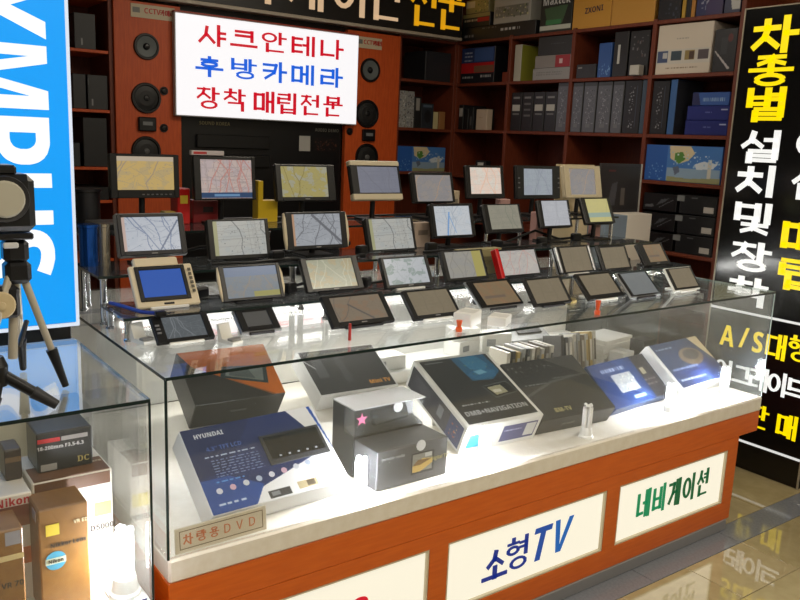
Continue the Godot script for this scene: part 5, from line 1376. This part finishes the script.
	# back-wall bay, fronts look to +z
	var back := [["dark carton on the second board of the corner bay", 3.9, 4.15, 2.05, 0.22, rgb(34, 34, 38), null], ["white picture book at left end of corner bay", 3.665, 3.735, 1.69, 0.27, rgb(150, 150, 146), paint(24, 64, rgb(150, 150, 146), [["specks", 0, 0, 1, 1, 90, [rgb(60, 62, 66), rgb(110, 90, 80), rgb(196, 196, 190), rgb(80, 90, 110)]]])], ["second white picture book in the corner bay", 3.74, 3.81, 1.69, 0.27, rgb(146, 146, 142), paint(24, 64, rgb(140, 140, 138), [["specks", 0, 0, 1, 1, 90, [rgb(70, 60, 56), rgb(180, 180, 176), rgb(96, 100, 110)]]])], ["black box with white label beside the picture books", 3.815, 3.88, 1.69, 0.235, rgb(26, 26, 28), paint(24, 48, rgb(26, 26, 28), [["rect", 0.2, 0.06, 0.6, 0.4, rgb(150, 146, 140)]])], ["dark camera box in the middle of the corner bay", 3.885, 4.0, 1.69, 0.19, rgb(36, 40, 46), paint(32, 40, rgb(36, 42, 50), [["oval", 0.5, 0.5, 0.3, 0.26, rgb(20, 20, 24)], ["rect", 0.1, 0.06, 0.8, 0.1, rgb(80, 96, 110)]])], ["thin cream booklet in the corner bay", 4.005, 4.05, 1.69, 0.13, rgb(190, 176, 130), null], ["thin tan booklet in the corner bay", 4.06, 4.12, 1.69, 0.135, rgb(150, 104, 60), null], ["seaside picture carton on lower board of corner bay", 3.67, 4.14, 1.36, 0.19, rgb(44, 84, 150), pict],
		["black carton on the upper board behind the blue sign", 1.33, 1.45, 2.04, 0.2, rgb(34, 34, 36), paint(24, 40, rgb(34, 34, 36), [["rect", 0.3, 0.7, 0.1, 0.2, rgb(150, 150, 150)]])], ["narrow black carton, left of the pair behind blue sign", 1.31, 1.385, 1.698, 0.2, rgb(36, 36, 38), null], ["black carton with grey mark, right of the pair", 1.395, 1.51, 1.698, 0.2, rgb(38, 38, 40), paint(24, 40, rgb(38, 38, 40), [["rect", 0.2, 0.7, 0.1, 0.2, rgb(140, 140, 140)], ["rect", 0.0, 0.1, 0.06, 0.2, rgb(90, 90, 90)]])], ["tall dark carton on the third board behind blue sign", 1.36, 1.5, 1.36, 0.29, rgb(30, 30, 32), null], ["small dark carton left of the tall dark carton", 1.26, 1.34, 1.36, 0.14, rgb(44, 46, 48), null], ["flat black device on the lowest visible board at left", 1.3, 1.5, 1.16, 0.08, rgb(24, 24, 26), paint(48, 20, rgb(24, 24, 26), [["rect", 0.3, 0.3, 0.5, 0.1, rgb(90, 90, 92)]])]]
	for b in back:
		var w: float = b[2] - b[1]
		o = thing("carton", b[0], "box", Vector3((b[1] + b[2]) / 2, b[3], -5.07))
		part(o, "carton", rbox(Vector3(w, b[4], 0.28), 0.003), flat(b[5], 0.4), Vector3(0, b[4] / 2, -0.14))
		if b[6]:
			part(o, "printed_front", quad(w - 0.004, b[4] - 0.004), printed(b[6], 0.4), Vector3(0, b[4] / 2, 0.0006))

func seat(v: Vector3) -> Vector3:
	# from the first survey of the tiers to where they stand now
	if v.y > 1.25:
		return Vector3(v.x * 0.95 + 0.0, v.y + 0.005, v.z + 0.14)
	if v.y > 1.14:
		return Vector3(v.x * 0.955, v.y + 0.008, v.z + 0.12)
	return Vector3(v.x * 0.955, v.y + 0.025, v.z + 0.1)

func clutter() -> void:
	rng.seed = 9
	var o: Node3D
	# things among and behind the top row
	o = thing("carton", "narrow red carton between the two leftmost top monitors", "box", seat(Vector3(1.175, 1.255, -3.04)), Vector3(0, 6, 0))
	part(o, "carton", rbox(Vector3(0.05, 0.13, 0.06), 0.003), flat(rgb(196, 24, 20), 0.4), Vector3(0, 0.065, 0))
	part(o, "label", rbox(Vector3(0.03, 0.03, 0.001), 0.0), flat(rgb(226, 196, 60), 0.5), Vector3(0, 0.09, 0.0305))
	o = thing("carton", "dark red carton right of the narrow red one", "box", seat(Vector3(1.275, 1.255, -3.06)))
	part(o, "carton", rbox(Vector3(0.1, 0.085, 0.06), 0.003), flat(rgb(120, 18, 20), 0.4), Vector3(0, 0.0425, 0))
	part(o, "label", rbox(Vector3(0.04, 0.02, 0.001), 0.0), flat(rgb(40, 20, 20), 0.5), Vector3(0.01, 0.05, 0.0305))
	o = thing("carton", "yellow L-shaped carton left of the olive map monitor", "box", seat(Vector3(1.53, 1.255, -3.02)))
	part(o, "carton", rbox(Vector3(0.085, 0.085, 0.05), 0.002), flat(rgb(206, 172, 20), 0.4), Vector3(0, 0.0425, 0))
	part(o, "tab", rbox(Vector3(0.022, 0.075, 0.05), 0.002), flat(rgb(206, 172, 20), 0.4), Vector3(-0.0315, 0.1225, 0))
	o = thing("carton", "small yellow carton under the sandy map monitor", "box", seat(Vector3(1.11, 1.255, -3.0)))
	part(o, "carton", rbox(Vector3(0.04, 0.05, 0.05), 0.002), flat(rgb(176, 146, 40), 0.4), Vector3(0, 0.025, 0))
	part(o, "label", rbox(Vector3(0.03, 0.01, 0.001), 0.0), flat(rgb(90, 70, 20), 0.5), Vector3(0, 0.03, 0.0255))
	o = thing("price_tag", "white tag with red print on top of pink map monitor", "tag", Vector3(1.19, 1.514, -2.825))
	part(o, "tag", rbox(Vector3(0.125, 0.016, 0.02), 0.001), flat(rgb(206, 196, 196), 0.5), Vector3(0, 0.008, 0))
	part(o, "red_print", rbox(Vector3(0.05, 0.009, 0.001), 0.0), flat(rgb(196, 60, 60), 0.5), Vector3(-0.03, 0.008, 0.0105))
	for b in [["small pink carton between two screens left of linen-grey map", 2.83, 1.162, -2.74, 0.05, 0.13, rgb(186, 140, 132)], ["cream carton right of the grey and peach screen", 2.52, 1.255, -3.0, 0.045, 0.12, rgb(196, 178, 150)], ["pinkish carton behind the white road map screen", 2.12, 1.162, -2.74, 0.09, 0.1, rgb(176, 156, 140)], ["pink sleeve under the yellow-green banded screen", 3.25, 1.162, -2.74, 0.045, 0.1, rgb(176, 130, 124)], ["yellow-green leaflet box under the white road map screen", 2.2, 1.07, -2.44, 0.22, 0.1, rgb(150, 140, 100)], ["rose carton between top-row screens near the wide unit", 2.84, 1.255, -2.99, 0.06, 0.08, rgb(190, 150, 144)]]:
		o = thing("carton", b[0], "box", seat(Vector3(b[1], b[2], b[3])), Vector3(0, rng.randf_range(-8, 8), 0))
		part(o, "carton", rbox(Vector3(b[4], b[5], 0.04), 0.002), flat(b[6], 0.5), Vector3(0, b[5] / 2, 0))
		part(o, "label", rbox(Vector3(b[4] * 0.6, b[5] * 0.2, 0.001), 0.0), flat(b[6].darkened(0.3), 0.5), Vector3(0, b[5] * 0.6, 0.0205))
	# dark board, cream board and cartons at the right end
	o = thing("display_board", "dark display board with pale right edge behind the top row", "board", Vector3(3.83, 0.94 + GROUND - 0.005, -3.07), Vector3(-1, 0, 0))
	part(o, "board", rbox(Vector3(0.36, 0.63, 0.012), 0.002), flat(rgb(66, 64, 66), 0.3), Vector3(0, 0.315, 0))
	part(o, "pale_edge", rbox(Vector3(0.012, 0.63, 0.016), 0.001), flat(rgb(200, 196, 188), 0.4), Vector3(0.187, 0.315, 0))
	part(o, "printed_front", quad(0.33, 0.25), printed(paint(64, 48, rgb(58, 56, 58), [["poly", [[0.2, 0.9], [0.3, 0.4], [0.45, 0.35], [0.4, 0.9]], rgb(88, 88, 94)], ["rect", 0.55, 0.5, 0.12, 0.4, rgb(110, 104, 100)], ["rect", 0.2, 0.1, 0.2, 0.06, rgb(110, 60, 60)]]), 0.3), Vector3(-0.005, 0.49, 0.0066))
	o = thing("carton", "tall cream board with a small stamp behind the cream-framed screen", "board", Vector3(3.37, 0.945, -3.02), Vector3(-1, 0, 0))
	part(o, "board", rbox(Vector3(0.3, 0.62, 0.01), 0.002), flat(rgb(216, 196, 160), 0.5), Vector3(0.02, 0.25, 0))
	part(o, "stamp", rbox(Vector3(0.03, 0.04, 0.001), 0.0), flat(rgb(190, 140, 110), 0.5), Vector3(0.14, 0.5, 0.0055))
	o = thing("carton", "white carton with pale blue-grey left face at the right end", "box", Vector3(3.73, 0.935 + GROUND, -2.96), Vector3(0, 0, 0))
	part(o, "carton", rbox(Vector3(0.22, 0.355, 0.12), 0.003), flat(rgb(222, 214, 202), 0.4), Vector3(0.085, 0.1775, 0))
	part(o, "blue_grey_sleeve", rbox(Vector3(0.19, 0.35, 0.124), 0.003), flat(rgb(124, 138, 154), 0.4), Vector3(-0.12, 0.176, 0.0))
	# a stand for it: low cabinet right of the bench
	o = thing("side_cabinet", "low dark cabinet at the right end behind the counter", "cabinet", Vector3(3.77, GROUND, -3.05))
	part(o, "body", rbox(Vector3(0.52, 0.935, 0.4), 0.004), dark, Vector3(0, 0.4675, 0))
	part(o, "door", rbox(Vector3(0.46, 0.85, 0.012), 0.003), black, Vector3(0, 0.48, 0.206))
	# cables over the tiers
	var runs := [["black cable coiled below the pink map monitor", [Vector3(1.1, 1.168, -2.58), Vector3(1.25, 1.168, -2.56), Vector3(1.4, 1.168, -2.59), Vector3(1.45, 1.168, -2.54), Vector3(1.7, 1.168, -2.56)]], ["black cable lying behind the grid map screen", [Vector3(0.95, 1.168, -2.74), Vector3(1.15, 1.2, -2.76), Vector3(1.4, 1.168, -2.75), Vector3(1.75, 1.19, -2.74)]], ["black cable between the mossy and frosty map screens", [Vector3(1.3, 1.076, -2.43), Vector3(1.5, 1.11, -2.42), Vector3(1.62, 1.076, -2.4), Vector3(1.9, 1.09, -2.43)]], ["black cable looped beside the red-barred screen", [Vector3(2.0, 1.168, -2.56), Vector3(2.2, 1.168, -2.58), Vector3(2.4, 1.168, -2.54), Vector3(2.7, 1.168, -2.57)]], ["black cable under the white map with button strip", [Vector3(2.6, 1.168, -2.7), Vector3(2.8, 1.21, -2.72), Vector3(2.95, 1.168, -2.7), Vector3(3.2, 1.18, -2.71)]], ["black cable trailing behind the top-row monitors", [Vector3(1.0, 1.262, -3.075), Vector3(1.4, 1.262, -3.07), Vector3(1.75, 1.262, -3.078), Vector3(2.2, 1.262, -3.07), Vector3(2.7, 1.262, -3.075)]], ["blue cable beside the chrome post at the counter's left end", [Vector3(0.72, 1.075, -2.44), Vector3(0.73, 1.08, -2.36), Vector3(0.76, 1.075, -2.28), Vector3(0.8, 1.075, -2.24)]]]
	for r in runs:
		var path := []
		for p in r[1]:
			path.append(seat(p))
		o = thing("cable", r[0], "cable", path[0])
		var pts := []
		for p in curve(path, 30):
			pts.append(p - path[0])
		part(o, "cord", tube(pts, 0.0055, 7), flat(rgb(40, 60, 150), 0.4) if r[0].begins_with("blue") else black)
		part(o, "plug", rbox(Vector3(0.03, 0.016, 0.018), 0.003), black, pts[-1])
	# coiled cables and chargers behind screens on the tiers
	var packs := [["black charger brick left of the curved cream-grip screen", 1.36, 1.162, -2.6], ["black charger brick right of the curved cream-grip screen", 1.74, 1.162, -2.62], ["black charger brick right of faded grid map screen", 2.07, 1.162, -2.6], ["black charger brick behind the red-barred unit", 2.42, 1.162, -2.58], ["black charger brick behind the tan silver-grip screen", 2.72, 1.162, -2.6], ["black charger brick right of the white button-strip screen", 3.02, 1.162, -2.66], ["black charger brick right of the cream unit", 1.0, 1.07, -2.42], ["black charger brick between blue-grey and mossy screens", 1.3, 1.07, -2.38], ["black charger brick right of the mossy screen", 1.61, 1.07, -2.38], ["black charger brick right of yellow-striped map screen", 2.19, 1.07, -2.4], ["black charger brick left of thick black end unit", 3.03, 1.07, -2.36]]
	for p in packs:
		o = thing("charger", p[0], "charger", seat(Vector3(p[1], p[2], p[3])), Vector3(0, rng.randf_range(-40, 40), 0), "charger bricks on the tiers")
		part(o, "brick", rbox(Vector3(0.05, 0.035, 0.03), 0.005), black, Vector3(0, 0.0175, 0))
		part(o, "label", rbox(Vector3(0.03, 0.001, 0.018), 0.0), flat(rgb(110, 110, 112), 0.4), Vector3(0, 0.0355, 0))
	# orange and red pegs on the counter top
	for p in [["orange peg on the counter top before a tan front-row screen", Vector3(1.61, TOP, -1.86), rgb(226, 92, 30), 0.036], ["orange peg on the counter top right of silver-framed unit", Vector3(2.235, TOP, -1.84), rgb(222, 84, 30), 0.05], ["thin red peg left of the largest front-row screen", Vector3(1.245, TOP, -1.92), rgb(176, 40, 30), 0.05]]:
		o = thing("peg", p[0], "peg", p[1])
		part(o, "peg", lathe([Vector2(0, 0), Vector2(0.010, 0), Vector2(0.011, 0.012), Vector2(0.006, 0.016), Vector2(0.008, p[3] * 0.7), Vector2(0.010, p[3]), Vector2(0, p[3])] if p[2].g > 0.2 else [Vector2(0, 0), Vector2(0.005, 0), Vector2(0.004, p[3]), Vector2(0, p[3])], 14), flat(p[2], 0.4))
	# small things on the counter top
	for b in [["white charger parcel on the counter top below grey-yellow map", 1.70, -1.925, 0.1, 0.045, 28.0], ["second white parcel on counter top before silver-framed unit", 1.80, -1.88, 0.09, 0.03, 34.0]]:
		o = thing("parcel", b[0], "box", Vector3(b[1], TOP, b[2]), Vector3(0, b[5], 0))
		part(o, "carton", rbox(Vector3(b[3], b[4], 0.06), 0.002), white, Vector3(0, b[4] / 2, 0))
		part(o, "flap", rbox(Vector3(b[3] * 0.5, 0.001, 0.058), 0.0), flat(rgb(214, 214, 210), 0.5), Vector3(0, b[4] + 0.0005, 0))
	for b in [["small white plug with gold foil between tan front-row screens", 2.31, -2.05, rgb(206, 186, 120)], ["white plug left of the silver grey-screen unit", 2.57, -2.1, rgb(220, 220, 214)], ["clear white bracket beside the smallest unit", 0.93, -2.05, rgb(216, 214, 206)], ["white bracket at the left end of counter top", 0.72, -2.16, rgb(220, 220, 214)]]:
		o = thing("bracket", b[0], "bracket", Vector3(b[1], TOP, b[2]), Vector3(0, 20, 0))
		part(o, "arm", prism([Vector2(0.03, 0), Vector2(0.03, 0.008), Vector2(-0.012, 0.012), Vector2(-0.026, 0.05), Vector2(-0.034, 0.05), Vector2(-0.026, 0)], -0.02, 0.02), flat(b[3], 0.35))
		part(o, "pad", rbox(Vector3(0.036, 0.008, 0.02), 0.002), flat(b[3].darkened(0.4), 0.4), Vector3(0, 0.012, 0.016))
	# blue and chrome cylinders behind the blue sign
	for c in [["blue metallic tube standing beside the blue sign", 0.76, -2.9, 0.028, rgb(40, 100, 200), 1.0], ["chrome tube standing right of the blue metallic tube", 0.825, -2.9, 0.018, rgb(200, 190, 170), 1.0], ["black tube left of the silver-edged screen", 0.94, -3.05, 0.05, rgb(18, 18, 22), 0.0]]:
		o = thing("tube", c[0], "tube", Vector3(c[1], 1.255 if c[2] > -3.0 else 1.255, c[2]))
		var r: float = c[3]
		o.position = Vector3(0.77, 1.26, -2.88)
		if c[2] > -2.95:
			o.position = Vector3(c[1], 1.17, -2.6)
			if r > 0.02:
				o.position.x = 0.702
			else:
				o.position.x = 0.75
		var hgt := 0.13
		part(o, "body", lathe([Vector2(0, 0), Vector2(r, 0), Vector2(r, hgt * 0.92), Vector2(r * 1.12, hgt * 0.93), Vector2(r * 1.12, hgt), Vector2(0, hgt)], 20), flat(c[4], 0.15 if c[5] > 0 else 0.4, 0.8 * c[5]))
	o = thing("device", "grey flat recorder behind the silver-edged screen", "device", Vector3(0.9, 1.26, -2.76))
	part(o, "body", rbox(Vector3(0.3, 0.03, 0.12), 0.004), flat(rgb(84, 84, 86), 0.4), Vector3(0, 0.015, 0))
	part(o, "dark_face", rbox(Vector3(0.26, 0.018, 0.002), 0.0), black, Vector3(0, 0.015, 0.061))
	o.position = Vector3(0.9, 1.26, -2.76)

# ---------------------------------------------------------------- the tripod
func tripod() -> void:
	var grey := flat(rgb(186, 178, 160), 0.35, 0.3)
	var t := thing("tripod", "silver and black tripod standing on the left glass case", "tripod", Vector3(0.33, TOP, -1.85))
	var o := t.position
	part(t, "centre_column", tube([Vector3(0.333, 1.10, -1.85) - o, Vector3(0.347, 1.31, -1.85) - o], 0.010, 12), grey)
	part(t, "head", rbox(Vector3(0.05, 0.055, 0.05), 0.012), black, Vector3(0.348, 1.335, -1.85) - o)
	part(t, "head_plate", rbox(Vector3(0.07, 0.014, 0.07), 0.004), black, Vector3(0.345, 1.368, -1.85) - o)
	part(t, "quick_clamp", rbox(Vector3(0.03, 0.012, 0.012), 0.003), flat(rgb(200, 200, 200), 0.3), Vector3(0.335, 1.35, -1.82) - o)
	part(t, "collar", rbox(Vector3(0.052, 0.05, 0.05), 0.01), black, Vector3(0.35, 1.29, -1.85) - o)
	part(t, "locking_knob", lathe([Vector2(0, 0.014), Vector2(0.008, 0.013), Vector2(0.009, 0.008), Vector2(0.026, 0.008), Vector2(0.029, 0.004), Vector2(0.029, 0), Vector2(0, 0)], 24), flat(rgb(196, 178, 140), 0.4), Vector3(0.31, 1.225, -1.82) - o, Vector3(90, 0, 0))
	part(t, "knob_mount", rbox(Vector3(0.05, 0.07, 0.035), 0.008), black, Vector3(0.325, 1.228, -1.842) - o)
	# three legs
	var feet := [Vector3(0.436, TOP + 0.006, -1.835), Vector3(0.385, TOP + 0.006, -2.02), Vector3(0.24, TOP + 0.006, -1.77)]
	for i in 3:
		var top := Vector3(0.355, 1.3, -1.85) if i == 0 else Vector3(0.35, 1.29, -1.865) if i == 1 else Vector3(0.335, 1.29, -1.84)
		var f: Vector3 = feet[i]
		var leg := part(t, "leg", tube([top - o, top.lerp(f, 0.72) - o], 0.0085, 10, 0.0075), grey)
		part(leg, "foot", tube([top.lerp(f, 0.68) - o, top.lerp(f, 0.8) - o, f - o], 0.0125, 10, 0.0075), black)
	part(t, "brace", tube([Vector3(0.345, 1.12, -1.85) - o, Vector3(0.38, 1.16, -1.93) - o], 0.006, 8), black)
	# the video camera on it
	var c := thing("camera", "black camera with pale round lens cap on the tripod", "camera", Vector3(0.328, 1.375, -1.85))
	part(c, "body", rbox(Vector3(0.115, 0.12, 0.09), 0.014), black, Vector3(0, 0.062, 0))
	part(c, "top_ridge", rbox(Vector3(0.07, 0.02, 0.07), 0.006), black, Vector3(-0.01, 0.13, 0))
	part(c, "lens_cap", lathe([Vector2(0, 0.012), Vector2(0.034, 0.012), Vector2(0.038, 0.006), Vector2(0.038, 0), Vector2(0, 0)], 28), flat(rgb(176, 172, 156), 0.5), Vector3(-0.002, 0.072, 0.045), Vector3(90, 0, 0))
	part(c, "lens_ring", lathe([Vector2(0.038, 0.004), Vector2(0.046, 0.006), Vector2(0.048, 0.0), Vector2(0.038, 0.0)], 28), dark, Vector3(-0.002, 0.072, 0.045), Vector3(90, 0, 0))
	# the small black table tripod before it
	var b := thing("table_tripod", "thick black table tripod lying low on the left glass case", "tripod", Vector3(0.28, TOP, -1.73))
	o = b.position
	part(b, "hub", lathe([Vector2(0, 0.06), Vector2(0.02, 0.06), Vector2(0.022, 0.1), Vector2(0.014, 0.12), Vector2(0, 0.12)], 18), black, Vector3(0.0, 0, 0))
	for f in [Vector3(0.385, TOP + 0.01, -1.70), Vector3(0.26, TOP + 0.01, -1.69), Vector3(0.2, TOP + 0.01, -1.8)]:
		var hub := Vector3(0.285, TOP + 0.085, -1.73)
		var leg := part(b, "leg", tube([hub - o, hub.lerp(f, 0.6) - o], 0.012, 10, 0.011), black)
		part(leg, "foot", tube([hub.lerp(f, 0.58) - o, hub.lerp(f, 0.72) - o, f - o], 0.014, 10, 0.01), dark)
